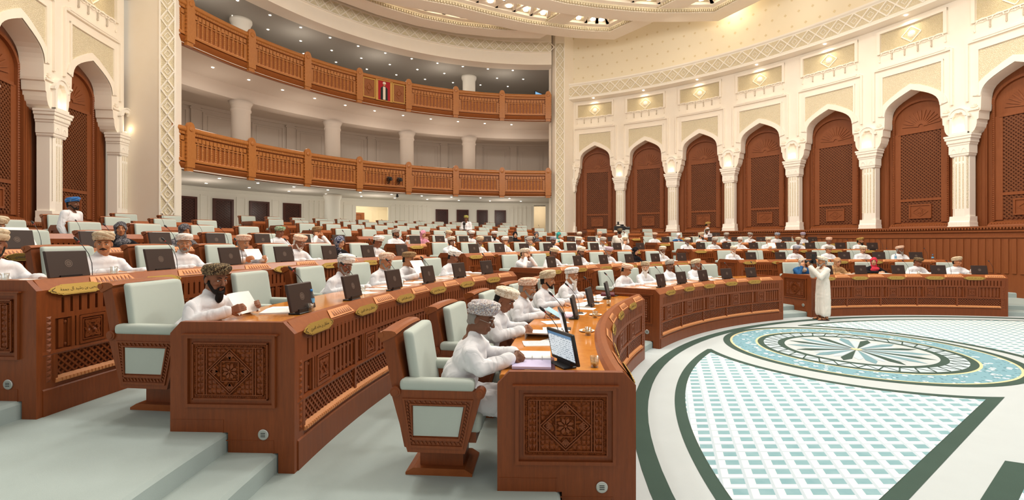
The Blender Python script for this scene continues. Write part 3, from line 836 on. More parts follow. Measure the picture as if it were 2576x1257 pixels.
# downlights in the gallery ceilings
dlm = MB(); dlm.lathe([(.055, 0), (.05, -.01), (0, -.012)], 10); DL = dlm.mesh('downlight', [E_DOWN])
rng = random.Random(3)
for nm, z, vs_, st in (('lower gallery', 4.655, (1.0, 3.2), 11), ('upper gallery', 9.295, (1.2, 5.4), 12), ('top gallery', 12.845, (1.6, 3.2, 4.8), 13)):
    for j, v in enumerate(vs_):
        for k in range(st):
            a = GA0-math.radians(5)-(GA0-GA1-math.radians(8))*(k+.5*(j % 2))/st
            o = ob('downlight', DL, None, P(BC, BR+v, a, z))
            tag(o, 'small round downlight in the ceiling over the %s' % {'lower gallery': 'ground floor', 'upper gallery': 'lower gallery', 'top gallery': 'upper gallery'}[nm], 'ceiling light', 'downlights over the ' + {'lower gallery': 'ground floor', 'upper gallery': 'lower gallery', 'top gallery': 'upper gallery'}[nm])
for deg in (159, 142, 126.5, 112, 98):
    a = math.radians(deg)
    lamp('POINT', 'gallery_lamp', P(BC, BR+1.9, a, 7.5), 46, (1, .87, .72), .5)
    lamp('POINT', 'gallery_lamp', P(BC, BR+2.4, a, 3.7), 40, (1, .92, .82), .4)
    lamp('POINT', 'gallery_lamp', P(BC, BR+2.2, a, 11.7), 32, (1, .9, .78), .5)

# ================================================================== CEILING
cb = MB()
vs = [(STAR_C[0], STAR_C[1], 14.75)]; n = 64
cb.add([(STAR_C[0]+21*math.cos(2*PI*i/n), STAR_C[1]+21*math.sin(2*PI*i/n), 15.2) for i in range(n)], [tuple(range(n))[::-1]])
struct('ceiling', cb, [PL])
def tessel(mb, pts, z):
    import mathutils.geometry as g
    tri = g.tessellate_polygon([[Vector((x, y, 0)) for x, y in pts]]); mb.add([(x, y, z) for x, y in pts], [tuple(t) for t in tri])
def offs(pts, t):
    """polyline moved t metres to its right-hand side (towards the middle of the hall)"""
    out = []; n = len(pts)
    for i in range(n):
        a_, b_ = Vector(pts[max(i-1, 0)]), Vector(pts[min(i+1, n-1)]); c_ = Vector(pts[i])
        d0 = (c_-a_).normalized() if i else (b_-c_).normalized(); d1 = (b_-c_).normalized() if i < n-1 else d0
        n0, n1 = Vector((d0.y, -d0.x)), Vector((d1.y, -d1.x)); m_ = (n0+n1).normalized(); k_ = 1/max(.35, m_.dot(n0)); out.append((c_.x+m_.x*t*k_, c_.y+m_.y*t*k_))
    return out
BLADES = [  # three overlapping curved blades of the star, lowest first
 (13.20, [(-14.0, 11.5), (-8.5, 16.9), (-4.9, 19.8), (-1.9, 21.4), (.23, 22.5), (2.19, 23.4), (3.78, 23.85), (5.58, 24.2), (7.0, 24.37), (8.57, 24.37), (10.5, 24.28)], [(11.45, 22.4), (12.3, 20.4), (13.0, 18.0), (13.4, 14.0)]),
 (13.35, [(-16.0, 10.5), (-12.4, 17.5), (-9.0, 20.9), (-6.7, 22.4), (-5.2, 23.1), (-3.2, 23.9), (-1.4, 24.9), (.48, 25.8), (2.46, 26.4), (3.7, 26.7), (5.76, 26.9)], [(7.27, 24.8), (9.5, 21.5)]),
 (13.50, [(-15.2, 11.0), (-13.1, 15.5), (-11.0, 19.6), (-9.6, 21.7), (-8.2, 22.9), (-6.9, 24.2), (-5.1, 25.5), (-3.1, 26.4), (-.85, 26.95), (1.6, 27.1)], [(3.0, 25.0), (4.5, 22.5)])]
lid = MB(); lid.add([(STAR_C[0]+13.2*math.cos(2*PI*i/48), STAR_C[1]-.4+13.2*math.sin(2*PI*i/48), 14.0) for i in range(48)], [tuple(range(48))[::-1]])
struct('ceiling_center', lid, [PL])
lightpos = []
for pi_, (zb, lp_, rp_) in enumerate(BLADES):
    line = lp_+rp_
    band, carv, field = MB(), MB(), MB()
    def annul(mb, t0, z0, t1, z1):
        p, q = offs(line, t0), offs(line, t1)
        for k in range(len(p)-1):
            l = k+1
            mb.add([(p[k][0], p[k][1], z0), (p[l][0], p[l][1], z0), (q[l][0], q[l][1], z1), (q[k][0], q[k][1], z1)], [(0, 1, 2, 3)])
    annul(band, 0, zb+.9, 0, zb); annul(band, 0, zb, .95, zb); annul(band, .95, zb, .95, zb+.06)
    annul(carv, .95, zb+.06, 1.1, zb+.12); annul(carv, 1.1, zb+.12, 1.1, zb+.18); annul(band, 1.1, zb+.18, 1.32, zb+.22); annul(band, 1.32, zb+.22, 1.32, zb+.34)
    annul(field, 1.32, zb+.34, 2.75, zb+.34); annul(band, 2.75, zb+.34, 2.75, zb+.2); annul(band, 2.75, zb+.2, 3.0, zb+.2); annul(carv, 3.0, zb+.2, 3.2, zb+.12); annul(band, 3.2, zb+.12, 3.6, zb+.12)
    pf = offs(line, 3.6); far = offs(line, 7.5) if pi_ else None
    if pi_ == 0: band.add([(x, y, zb+.12) for x, y in pf], [tuple(range(len(pf)))])
    else: annul(band, 3.6, zb+.12, 5.2, zb+.12)
    tessel(field, list(line), zb+.37)
    # arc-length walk
    P1, P2 = offs(line, 1.32), offs(line, 2.75); D0 = offs(line, .97); D1 = offs(line, 1.08)
    for k in range(len(line)-1):
        L = (Vector(line[k+1])-Vector(line[k])).length
        def at(A, u): return (A[k][0]+(A[k+1][0]-A[k][0])*u, A[k][1]+(A[k+1][1]-A[k][1])*u)
        def pris(c4, z0, z1, mb):
            vs = [(x, y, z0) for x, y in c4]+[(x, y, z1) for x, y in c4]
            mb.add(vs, [(3, 2, 1, 0), (4, 5, 6, 7), (0, 1, 5, 4), (1, 2, 6, 5), (2, 3, 7, 6), (3, 0, 4, 7)])
        m_ = int(L/.14)
        for j in range(m_):
            u0, u1 = (j+.25)/m_, (j+.75)/m_; pris([at(D0, u0), at(D0, u1), at(D1, u1), at(D1, u0)], zb+.02, zb+.12, carv)
        nz = max(1, int(round(L/1.35)))
        for j in range(nz):
            for h_ in (0, 1):
                ua, ub = (j+.5*h_)/nz, (j+.5*h_+.5)/nz
                A, B = (at(P1, ua), at(P2, ub)) if h_ == 0 else (at(P2, ua), at(P1, ub))
                dv = Vector((B[0]-A[0], B[1]-A[1])).normalized(); nn = Vector((-dv.y, dv.x))*.085
                pris([(A[0]-nn.x, A[1]-nn.y), (B[0]-nn.x, B[1]-nn.y), (B[0]+nn.x, B[1]+nn.y), (A[0]+nn.x, A[1]+nn.y)], zb+.25, zb+.34, band)
                um = (ua+ub)/2 if False else (j+.5*h_+.5)/nz
                q1, q2 = at(P1, min(um, 1)), at(P2, min(um, 1)); w_ = .28 if h_ == 0 else .72
                if h_ == 0: lightpos.append((q1[0]+(q2[0]-q1[0])*.32, q1[1]+(q2[1]-q1[1])*.32, zb+.235, pi_))
                else: lightpos.append((q1[0]+(q2[0]-q1[0])*.70, q1[1]+(q2[1]-q1[1])*.70, zb+.235, pi_))
    st = struct('ceiling_star', band, [PL]); carv.obj('carved_cornice', [PL_TAN], st); field.obj('coffer_field', [PL_TAN], st)
lm = MB(); lm.lathe([(.125, .10), (.125, -.015), (0, -.02)], 14); LMESH = lm.mesh('ceiling_downlight', [E_DOWN])
kept = 0
def inside(x, y, poly):
    c_ = False
    for (x0, y0), (x1, y1) in zip(poly, poly[1:]+poly[:1]):
        if (y0 > y) != (y1 > y) and x < (x1-x0)*(y-y0)/(y1-y0)+x0: c_ = not c_
    return c_
for (x, y, z, p_) in lightpos:
    if y < 20.5 or x < -13 or x > 14: continue
    if any(inside(x, y, BLADES[q_][1]+BLADES[q_][2]) for q_ in (range(p_) if p_ < 3 else ())): continue
    o = ob('ceiling_downlight', LMESH, None, (x, y, z))
    tag(o, 'round white downlight set in the triangular coffers of the star ceiling', 'ceiling light', 'downlights of the star ceiling'); kept += 1
print('star lights', kept)
# warm wall washers hidden between star and cove, and the small spots over each frieze panel
for d, p in ((76, 40), (52, 50), (28, 40), (4, 30)):
    a = math.radians(d); o = lamp('POINT', 'cove_lamp', (STAR_C[0]+14.0*math.cos(a), STAR_C[1]+14.0*math.sin(a), 13.9), p, (1, .84, .56), .5)
for d, p in ((62, 70), (38, 60), (14, 60)):
    a = math.radians(d); o = lamp('SPOT', 'cove_spot', (STAR_C[0]+12.2*math.cos(a), STAR_C[1]+12.2*math.sin(a), 13.0), p, (1, .9, .74), .8, None, spot_size=1.5, spot_blend=1.0)
    aim(o, (STAR_C[0]+20*math.cos(a), STAR_C[1]+20*math.sin(a), 12.9))
for b in range(0, 8):
    ang = AA0-(b+.5)*ADA
    o = lamp('SPOT', 'frieze_spot', P(AC, AR-.42, ang, 10.60), 26, (1, .86, .60), .04, None, spot_size=1.9, spot_blend=1.0); aim(o, P(AC, AR+.25, ang, 9.3))
    t = MB(); t.lathe([(.05, 0), (.05, -.02), (0, -.02)], 10)
    tag(t.obj('frieze_downlight', [E_DOWN], None, False, P(AC, AR-.34, ang, 10.655)), 'small downlight under the frieze above the %s arch of the right arcade' % ['first', 'second', 'third', 'fourth', 'fifth', 'sixth', 'seventh', 'eighth'][b], 'ceiling light', 'frieze downlights')
for b in range(2):
    ang = LA0+2*LDA-(b+.5)*LDA
    o = lamp('SPOT', 'frieze_spot', P(LC, LR-.42, ang, 10.60), 26, (1, .86, .60), .04, None, spot_size=1.9, spot_blend=1.0); aim(o, P(LC, LR+.25, ang, 9.3))
for i in range(0, 8):
    lamp('POINT', 'niche_glow', P(AC, AR-.10, AA0-i*ADA, 6.02), 1.1, (1, .8, .5), .03)
for i in range(3):
    lamp('POINT', 'niche_glow', P(LC, LR-.10, LA0+2*LDA-i*LDA, 6.02), 1.1, (1, .8, .5), .03)

# ------------------------------------------------------------------ things on the galleries
def ptz(label, deg):
    t = thing('broadcast_camera', label, 'camera', 'cameras on the lower gallery front', P(BC, BR-.28, math.radians(deg), 5.25), math.radians(deg)-PI/2)
    b = MB(); b.tube([(0, .22, -.12), (0, .05, -.12), (0, .0, -.02)], .025, 8); b.obj('bracket', [BLACK], t)
    b = MB(); b.box(-.09, .09, -.16, .14, .0, .16); b.lathe([(.05, -.16), (.06, -.26), (.05, -.28)], 12, (0, 0, .08), 0, 'y'); b.box(.09, .17, -.05, .05, .04, .14); b.obj('camera_body', [BLACK], t)
    b = MB(); b.box(-.13, .13, -.06, .0, .17, .21); b.tube([(-.06, -.05, -.04), (-.22, -.16, -.10)], .012, 6); b.obj('top_unit', [BLACK], t)
ptz('left of the two black cameras bracketed to the lower gallery front', 127.6)
ptz('right of the two black cameras bracketed to the lower gallery front', 125.2)
t = thing('television', 'wall television glowing blue at the right end of the upper gallery', 'television', None, P(BC, BR+2.0, math.radians(89.8), 11.25), math.radians(52))
m = MB(); m.box(-.55, .55, 0, .06, -.32, .32); m.obj('casing', [BLACK], t); m = MB(); m.box(-.51, .51, -.004, 0, -.28, .28); m.obj('screen', [emis('tv_blue', '#8fc3ea', .9)], t)
t = thing('ceiling_camera', 'small dark dome camera under the lower gallery above the lit opening', 'camera', None, P(BC, BR+.45, math.radians(124.5), 4.64))
m = MB(); m.lathe([(.05, 0), (.05, -.08), (.08, -.1), (.075, -.16), (.0, -.2)], 14); m.obj('dome', [BLACK], t)
for k, (dg, z) in enumerate(((153.5, 0), (139.4, 0), (128.8, .02), (122.9, 0), (118.4, .03), (117.2, .02), (112.2, .05), (99.5, 0))):
    m = MB(); m.ell((0, 0, 0), (.09, .11, .12), 12, 9); m.tube([(0, 0, -.08), (0, .02, -.2)], .05, 8); m.ell((0, .02, -.42), (.22, .13, .25), 12, 8)
    o = m.obj('person', [newmat('spectator_dark', lin(('#2a2422', '#3a2d28')[k % 2]), .8, .1)], None, True, P(BC, BR+.75, math.radians(dg), 6.24+z), math.radians(dg)-PI/2)
    tag(o, 'spectator in dark clothes, head just above the lower gallery rail, %s from left' % ['first', 'second', 'third', 'fourth', 'fifth', 'sixth', 'seventh', 'eighth'][k], 'person', 'spectators behind the lower gallery rail')
# ================================================================== DESKS
AN = {'a': (149.3, None), 'b': (112.9, 143.7), 'c': (75.9, 106.6)}
A_HI = [178.2, 177.3, 176.6, 176.5, 172, 166, 160.3, 156.2]
def fit_lim(i, sec):
    lo, hi = AN[sec]
    r = ROWR[i]+1.95
    if sec == 'a':
        hi = A_HI[i]
        while math.hypot(P(HC, r, math.radians(hi))[0]-LC[0], P(HC, r, math.radians(hi))[1]-LC[1]) > LR-.95 and hi > lo: hi -= .25
    if sec == 'c':
        while math.hypot(P(HC, r, math.radians(lo))[0]-AC[0], P(HC, r, math.radians(lo))[1]-AC[1]) > AR-.95 and lo < hi: lo += .25
        if i == 0: lo = 76.0
    return lo, hi
SEATS = {('a', 0): [176.5, 170.3, 163.9, 157.7, 151.9], ('a', 1): [174.2, 169.7, 165.1, 160.6, 156.1, 151.7], ('a', 2): [174.6, 170.7, 166.7, 162.8, 158.8, 154.9, 151.0],
         ('a', 3): [173.9, 170.4, 167.3, 164.0, 160.6, 157.2, 153.7, 150.4],
         ('b', 0): [138.7, 133.3, 127.9, 122.4, 117.0], ('b', 1): [140.3-4.9*k for k in range(6)], ('b', 2): [141.4-3.84*k for k in range(8)], ('b', 3): [141.9-3.18*k for k in range(10)],
         ('c', 0): [101.8, 95.9, 89.8, 83.8, 78.2], ('c', 1): [103.5-4.94*k for k in range(6)], ('c', 2): [104.5-4.18*k for k in range(7)], ('c', 3): [104.8-3.57*k for k in range(8)]}
ROWN = ['front', 'second', 'third', 'fourth', 'fifth', 'sixth', 'seventh', 'rear']
SECN = {'a': 'left block', 'b': 'middle block', 'c': 'right block'}
NUM = ['first', 'second', 'third', 'fourth', 'fifth', 'sixth', 'seventh', 'eighth', 'ninth', 'tenth', 'eleventh', 'twelfth', 'thirteenth', 'fourteenth', 'fifteenth', 'sixteenth', 'seventeenth']
DD = .98        # desk depth
def carved_square(mb, x, z, w, h, y, t=.02, m=0):
    """one carved square: frame, diamond, shells in the corners and a boss"""
    frame(mb, x-w/2, x+w/2, z-h/2, z+h/2, .022, t, y, m, True, 1)
    frame(mb, x-w/2+.032, x+w/2-.032, z-h/2+.032, z+h/2-.032, .010, t*.7, y, m, True, 1)
    a, b = w/2-.055, h/2-.055
    for p, q in (((-a, 0), (0, b)), ((0, b), (a, 0)), ((a, 0), (0, -b)), ((0, -b), (-a, 0))):
        mb.bar((x+p[0], z+p[1]), (x+q[0], z+q[1]), .016, t*.8, y, m)
    for sx in (-1, 1):
        for sz in (-1, 1):
            for k in range(3):
                an = PI/2*(k+.5)/3; c = (x+sx*a, z+sz*b)
                mb.bar(c, (c[0]-sx*.075*math.cos(an), c[1]-sz*.075*math.sin(an)), .016, t*.9, y, m)
    for k in range(4):
        an = PI/4+PI/2*k; mb.pyr(x+.042*math.cos(an), z+.042*math.sin(an), .026, .026, t*.9, y, m)
    mb.lathe([(.014, 0), (.012, -t), (0, -t-.004)], 8, (x, y, z), m, 'y')
def end_carving():
    """big carved field of the desk ends, flat in x-z, front at y=0 facing -y"""
    mb = MB(); W, H = .60, .44
    g = MB(); g.box(-W/2, W/2, -.006, 0, -H/2, H/2)
    # picture-frame moulding
    for (x0, x1, z0, z1) in ((-.36, .36, H/2+.035, H/2+.06), (-.36, .36, -H/2-.06, -H/2-.035), (-.36, -.335, -H/2-.035, H/2+.035), (.335, .36, -H/2-.035, H/2+.035)):
        mb.box(x0, x1, -.022, 0, z0, z1)
    mb.box(-.38, .38, -.030, 0, H/2+.058, H/2+.070)
    mb.box(-.30, .30, -.014, 0, -H/2-.004, -H/2+.012); mb.box(-.30, .30, -.014, 0, H/2-.012, H/2+.004)
    y = -.006
    frame(mb, -W/2, W/2, -H/2, H/2, .008, .012, y)
    k = -W/2+.014
    while k < W/2-.02: mb.pyr(k+.008, H/2-.022, .007, .007, .008, y); mb.pyr(k+.008, -H/2+.022, .007, .007, .008, y); k += .017
    k = -H/2+.03
    while k < H/2-.03: mb.pyr(-W/2+.02, k, .007, .007, .008, y); mb.pyr(W/2-.02, k, .007, .007, .008, y); k += .017
    frame(mb, -W/2+.034, W/2-.034, -H/2+.034, H/2-.034, .006, .012, y)
    for s in (-1, 1):
        mb.box(s*.205-.004, s*.205+.004, y-.012, y, -H/2+.04, H/2-.04); mb.box(s*.185-.004, s*.185+.004, y-.012, y, -H/2+.04, H/2-.04)
        for k in range(8):
            z = -H/2+.062+.045*k
            for q in range(2): mb.pyr(s*(.222+.030*q), z, .012, .019, .014, y)
    a = .185; b = H/2-.045
    for d0 in (0, .022):
        for p, q in (((-a+d0, 0), (0, b-d0)), ((0, b-d0), (a-d0, 0)), ((a-d0, 0), (0, -b+d0)), ((0, -b+d0), (-a+d0, 0))):
            mb.bar(p, q, .007, .013, y)
    for sx in (-1, 1):
        for sz in (-1, 1):
            for i in range(4):
                for j in range(4):
                    x, z = .165-.034*i, b-.016-.036*j
                    if x/a+z/b > 1.16: mb.pyr(sx*x, sz*z, .014, .015, .014, y)
    frame(mb, -.072, .072, -.080, .080, .006, .012, y)
    for k in range(8):
        an = PI/8+2*PI*k/8; r = .062
        mb.plate([(0.012*math.cos(an), .012*math.sin(an)), (r*.7*math.cos(an-.3), r*.7*math.sin(an-.3)), (r*math.cos(an), r*math.sin(an)), (r*.7*math.cos(an+.3), r*.7*math.sin(an+.3))], y-.010, y)
    for k in range(4):
        c = ((0, .10), (.10, 0), (0, -.10), (-.10, 0))[k]; an0 = (PI/2, 0, -PI/2, PI)[k]
        for q in range(5):
            an = an0+(q-2)*.35; mb.bar((c[0]*.95, c[1]*.95), (c[0]*.95+.045*math.cos(an), c[1]*.95+.045*math.sin(an)), .010, .012, y)
    mb.lathe([(.010, 0), (.009, -.018), (0, -.02)], 8, (0, y, 0), 0, 'y')
    return mb.mesh('end_carving', [W_DESK]), g.mesh('end_carving_ground', [W_CARVE])
ENDC, ENDG = end_carving()
sp_ = MB(); sp_.lathe([(.042, 0), (.042, -.008), (.038, -.011), (0, -.011)], 24, (0, 0, 0), 0, 'y')
for k in (-1, 0, 1): sp_.box(-.018, .018, -.0125, -.011, k*.013-.0025, k*.013+.0025, 1, 1)
SPK = sp_.mesh('speaker_grille', [METAL, BLACK])
def mk_plate():
    """brass nameplate with cusped ends"""
    mb = MB(); W, H = .50, .082; pts = []
    top = [(-.5, 0), (-.485, .16), (-.465, .2), (-.455, .42), (-.43, .5), (-.40, .62), (-.37, .66), (-.355, .8), (-.30, .86), (-.29, 1), (.29, 1), (.30, .86), (.355, .8), (.37, .66), (.40, .62), (.43, .5), (.455, .42), (.465, .2), (.485, .16), (.5, 0)]
    pts = [(x*W, z*H/2) for x, z in top]+[(x*W, -z*H/2) for x, z in top[-2:0:-1]]
    mb.plate(pts[::-1], -.008, 0, 0)
    mb2 = MB(); mb2.plate([(x*1.06, z*1.18) for x, z in pts[::-1]], -.004, 0, 0)
    mb.merge(mb2)
    for s in (-1, 1): mb.bar((s*.24, .0), (s*.205, .02), .005, .001, -.008, 1); mb.bar((s*.24, 0), (s*.205, -.02), .005, .001, -.008, 1)
    return mb.mesh('nameplate', [GOLD, INK])
PLATE = mk_plate()
# joined Arabic letters as presentation forms, written right to left by hand
FORMS = {'ا': 'ﺍﺎﺍﺎ', 'أ': 'ﺃﺄﺃﺄ', 'آ': 'ﺁﺂﺁﺂ', 'ب': 'ﺏﺐﺑﺒ', 'ت': 'ﺕﺖﺗﺘ', 'ث': 'ﺙﺚﺛﺜ', 'ج': 'ﺝﺞﺟﺠ', 'ح': 'ﺡﺢﺣﺤ', 'خ': 'ﺥﺦﺧﺨ', 'د': 'ﺩﺪﺩﺪ', 'ذ': 'ﺫﺬﺫﺬ', 'ر': 'ﺭﺮﺭﺮ', 'ز': 'ﺯﺰﺯﺰ', 'س': 'ﺱﺲﺳﺴ', 'ش': 'ﺵﺶﺷﺸ', 'ص': 'ﺹﺺﺻﺼ', 'ط': 'ﻁﻂﻃﻄ', 'ع': 'ﻉﻊﻋﻌ', 'ف': 'ﻑﻒﻓﻔ', 'ق': 'ﻕﻖﻗﻘ', 'ك': 'ﻙﻚﻛﻜ', 'ل': 'ﻝﻞﻟﻠ', 'م': 'ﻡﻢﻣﻤ', 'ن': 'ﻥﻦﻧﻨ', 'ه': 'ﻩﻪﻫﻬ', 'ة': 'ﺓﺔﺓﺔ', 'و': 'ﻭﻮﻭﻮ', 'ى': 'ﻯﻰﻯﻰ', 'ي': 'ﻱﻲﻳﻴ'}
NOJ = set('اأآدذرزوةى')
def shape(s):
    out = []
    for w in s.split(' '):
        r = ''
        for i, ch in enumerate(w):
            if ch not in FORMS: r += ch; continue
            pj = i > 0 and w[i-1] in FORMS and w[i-1] not in NOJ
            nj = i < len(w)-1 and w[i+1] in FORMS and ch not in NOJ
            r += FORMS[ch][(3 if pj and nj else 1 if pj else 2 if nj else 0)]
        out.append(r)
    return ' '.join(out)[::-1]
NAMES = ['يحيى بن رشيد آل جمعة', 'سلطان بن ماجد العبري', 'حمد بن سالم الجابري', 'محمد بن هلال السعدي', 'سالم بن حمد المفرجي', 'علي بن خلفان القطيطي']
def text_mesh(s, size):
    c = bpy.data.curves.new('t', 'FONT'); c.body = s; c.size = size; c.align_x = 'CENTER'; c.align_y = 'CENTER'; c.resolution_u = 2; c.space_character = 1.0; c.extrude = .0004
    o = bpy.data.objects.new('t', c); COL.objects.link(o); dg = bpy.context.evaluated_depsgraph_get()
    me = bpy.data.meshes.new_from_object(o.evaluated_get(dg)); bpy.data.objects.remove(o); bpy.data.curves.remove(c)
    me.transform(Matrix.Rotation(PI/2, 4, 'X')); me.materials.clear(); me.materials.append(INK); return me
TXT = [text_mesh(shape(n), .036) for n in NAMES]
tn = [0]
def seats_of(i, sec):
    if (sec, i) in SEATS: return SEATS[(sec, i)]
    lo, hi = fit_lim(i, sec); R = ROWR[i]; L = math.radians(hi-lo)*R
    if sec == 'b': n = [5, 6, 8, 10, 11, 12, 13, 14][i]
    else: n = int((L-.9)/1.04)+1
    mlo, mhi = .5/R, .5/R
    if n < 2: return []
    return [hi-math.degrees(mhi)-(hi-lo-math.degrees(mlo+mhi))*k/(n-1) for k in range(n)]
def desk(i, sec):
    lo, hi = fit_lim(i, sec); R = ROWR[i]; a0 = math.radians(hi); L = math.radians(hi-lo)*R
    if L < 1.2: return None
    zf, zp = ZP[i], ZP[i+1]; T = zp+.86; near = (i <= 2)
    pos = 'long curved wooden desk, %s row of the %s' % (ROWN[i], SECN[sec])
    t = thing('curved_desk', pos, 'desk', 'curved rows of wooden desks', P(HC, R, a0, zf), 0)
    nx = max(6, int(L/.22))
    seats = seats_of(i, sec)
    def put(mb, name, mats, smooth=False, parent=None):
        mb.polar(HC, R, a0); o = mb.obj(name, mats, parent or t, smooth)
        if parent is None: o.matrix_parent_inverse = Matrix.Translation(Vector(t.location)).inverted()
        return o
    # carcass
    b = MB(); b.sweep([(.03, T-.10), (.03, zf+.02), (.20, zf+.02 if i == 0 else zp-.02), (.20, T-.10)], 0, L, nx)
    b.sweep([(0, T-.09), (0, T-.165), (.05, T-.165), (.05, T-.09)], 0, L, nx)          # upper band
    b.sweep([(0, T-.30), (0, T-.345), (.03, T-.345), (.03, T-.30)], 0, L, nx)
    b.sweep([(0, T-.615), (-.006, T-.64), (0, T-.655), (.03, T-.655), (.03, T-.615)], 0, L, nx)
    bz = T-.93
    b.sweep([(-.012, zf), (-.012, bz-.012), (.0, bz), (.03, bz), (.03, zf)], 0, L, nx)
    b.sweep([(.006, bz+.0), (.006, bz+.03), (.03, bz+.03), (.03, bz)], 0, L, nx)
    sl = MB(); pn = MB(); lt = MB(); lg = MB(); dk = MB()
    # slots : gaps between boards, a dark strip behind paints in their shade
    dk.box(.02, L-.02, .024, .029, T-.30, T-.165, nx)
    pitch = .078 if i < 5 else .12
    x = .11
    b.box(0, .11, 0, .03, T-.30, T-.165, 1)
    while x < L-.15:
        sl.box(x, x+pitch-.024, 0, .024, T-.30, T-.165)
        if near: dk.box(x+pitch-.018, x+pitch-.006, -.001, .0, T-.158, T-.146)
        x += pitch
    b.box(x, L, 0, .03, T-.30, T-.165)
    # posts and panels, one module per metre
    nm = max(1, int(round((L-.22)/1.0))); mw = (L-.22)/nm
    for s in (0, L-.11):
        b.box(s, s+.11, 0, .03, bz, T-.30)
        if near:
            for q in range(12): pn.pyr(s+.055, T-.34-.047*q, .022, .022, .012, 0)
    for k in range(nm):
        x0 = .11+k*mw; x1 = x0+mw; xs = x0+mw*.40
        b.box(x1-.018, x1+.018, -.004, .03, T-.615, T-.345); b.box(x0+mw*.16-.014, x0+mw*.16+.014, -.002, .03, T-.615, T-.345)
        xc = x0+mw*.345
        b.box(xc-.155, xc-.125, -.002, .03, T-.615, T-.345); b.box(xc+.125, xc+.155, -.002, .03, T-.615, T-.345)
        pn.box(xc-.13, xc+.13, .008, .03, T-.615, T-.345)
        if i <= 4: carved_square(pn, xc, T-.48, .25, .26, .008, .016)
        for (u0, u1) in ((x0+.018, xc-.155), (xc+.155, x1-.018)):
            n = max(1, int((u1-u0)/.075)); w = (u1-u0)/n
            for q in range(n):
                u = u0+w*(q+.5); pn.box(u-.022, u+.022, .012, .03, T-.605, T-.355)
                if near:
                    for zz in (.385, .58): pn.lathe([(.010, -.012), (.014, 0), (.010, .012)], 6, (u+w/2-.0, .022, T-zz))
        b.box(x0-.02, x0+.02, -.002, .03, bz+.05, T-.64)
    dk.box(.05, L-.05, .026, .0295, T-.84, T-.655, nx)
    lp = .062 if near else .10
    if i <= 4:
        zl0, zl1 = T-.835, T-.655; x = .11-(zl1-zl0)
        while x < L-.11:
            aa, bb = max(.11, x), min(L-.11, x+(zl1-zl0))
            if bb-aa > .01:
                lt.bar((aa, zl0+aa-x), (bb, zl0+bb-x), .016, .010, .026); lt.bar((aa, zl1-aa+x), (bb, zl1-bb+x), .016, .014, .026)
            x += lp
    # pale dentil moulding under the lattice
    lg.sweep([(.02, T-.84), (-.012, T-.87), (-.018, T-.895), (.0, T-.90), (.03, T-.90), (.03, T-.84)], .11, L-.11, nx)
    if near:
        x = .12
        while x < L-.14: lg.box(x, x+.022, -.026, -.008, T-.888, T-.866); x += .034
    # worktop, raised rim and chamfer
    top = MB(); top.sweep([(.16, T-.045), (.16, T-.085), (DD-.01, T-.085), (DD, T-.075), (DD, T-.055), (DD-.01, T-.045)], .03, L-.03, nx)
    rim = MB(); rim.sweep([(0, T-.09), (.075, T-.003), (.085, T), (.125, T), (.16, T-.02), (.185, T-.045), (.10, T-.09)], 0, L, nx)
    cr = MB()
    R_ = R
    for si, sa in enumerate(seats):
        xp = (a0-math.radians(sa))*R
        if i <= 3 or (i == 4 and sec == 'c'):
            # carved pale insert on the chamfer between the nameplates
            xm = xp+.16; hw = .20
            if xm+hw > L-.03: xm = L-.03-hw
            if xm-hw < .02: xm = hw+.03
            sl_ = (.087/.075)
            def ch(x, f): return (x, .075*f-.0035, T-.09+.087*f+.0035)
            v = [ch(xm-hw-.04, .12), ch(xm+hw+.04, .12), ch(xm+hw, .88), ch(xm-hw, .88)]
            v2 = [(q[0], q[1]-.002, q[2]+.002) for q in v]
            n0 = len(cr.v); cr = MB()
            cr.add(v+v2, [(4, 5, 6, 7), (0, 1, 5, 4), (1, 2, 6, 5), (2, 3, 7, 6), (3, 0, 4, 7)], 0)
            if i <= 3:
                for q in range(9):
                    xx = xm-hw+.03+.042*q
                    p0 = ch(xx, .22); p1 = ch(xx+.034, .22); p2 = ch(xx+.017, .78)
                    cr.add([(p[0], p[1]-.004, p[2]+.004) for p in (p0, p1, p2)]+[((p0[0]+p1[0])/2, p0[1]+.012, p0[2]+.028)], [(0, 1, 3), (1, 2, 3), (2, 0, 3)], 1)
            put(cr, 'carved_insert', [W_LIGHT, W_CAP])
    cr = MB()
    put(b, 'carcass', [W_DESK]); put(sl, 'slotted_boards', [W_DESK]); pno = put(pn, 'front_panels', [W_DESK])
    put(dk, 'shadow_gap_lining', [W_DARK])
    if lt.v: put(lt, 'front_lattice', [W_DESK])
    put(lg, 'dentil_moulding', [W_LIGHT]); put(top, 'worktop', [W_TOP]); put(rim, 'rim', [W_CAP])
    if cr.v: put(cr, 'carved_inserts', [W_LIGHT, W_CAP])
    # end panels with the stepped foot
    for side in (0, 1):
        e = MB(); zm = (zf+zp)/2
        out = [(0, zf), (.125, zf), (.125, zm), (.525, zm), (.525, zp), (DD+.01, zp), (DD+.01, T-.09), (DD-.075, T), (.085, T), (-.004, T-.09), (-.004, zf)]
        x0, x1 = (-.05, .0) if side == 0 else (L, L+.05)
        n = len(out); vs = [(x0, y, z) for y, z in out]+[(x1, y, z) for y, z in out]
        fs = [tuple(range(n)), tuple(range(2*n-1, n-1, -1))]+[(k, k+n, (k+1) % n+n, (k+1) % n) for k in range(n)]
        e.add(vs, fs)
        xf = x0 if side == 0 else x1; sg = -1 if side == 0 else 1
        # foot line following the steps
        for (ya, yb, za, zb_) in ((0.16, .168, zf+.0, zm+.10), (.168, .56, zm+.09, zm+.098), (.56, .568, zm+.09, zp+.10), (.568, DD, zp+.09, zp+.098), ):
            e.box(min(xf, xf+sg*.003), max(xf, xf+sg*.003), ya, yb, za, zb_)
        eo = put(e, 'end_panel', [W_DESK])
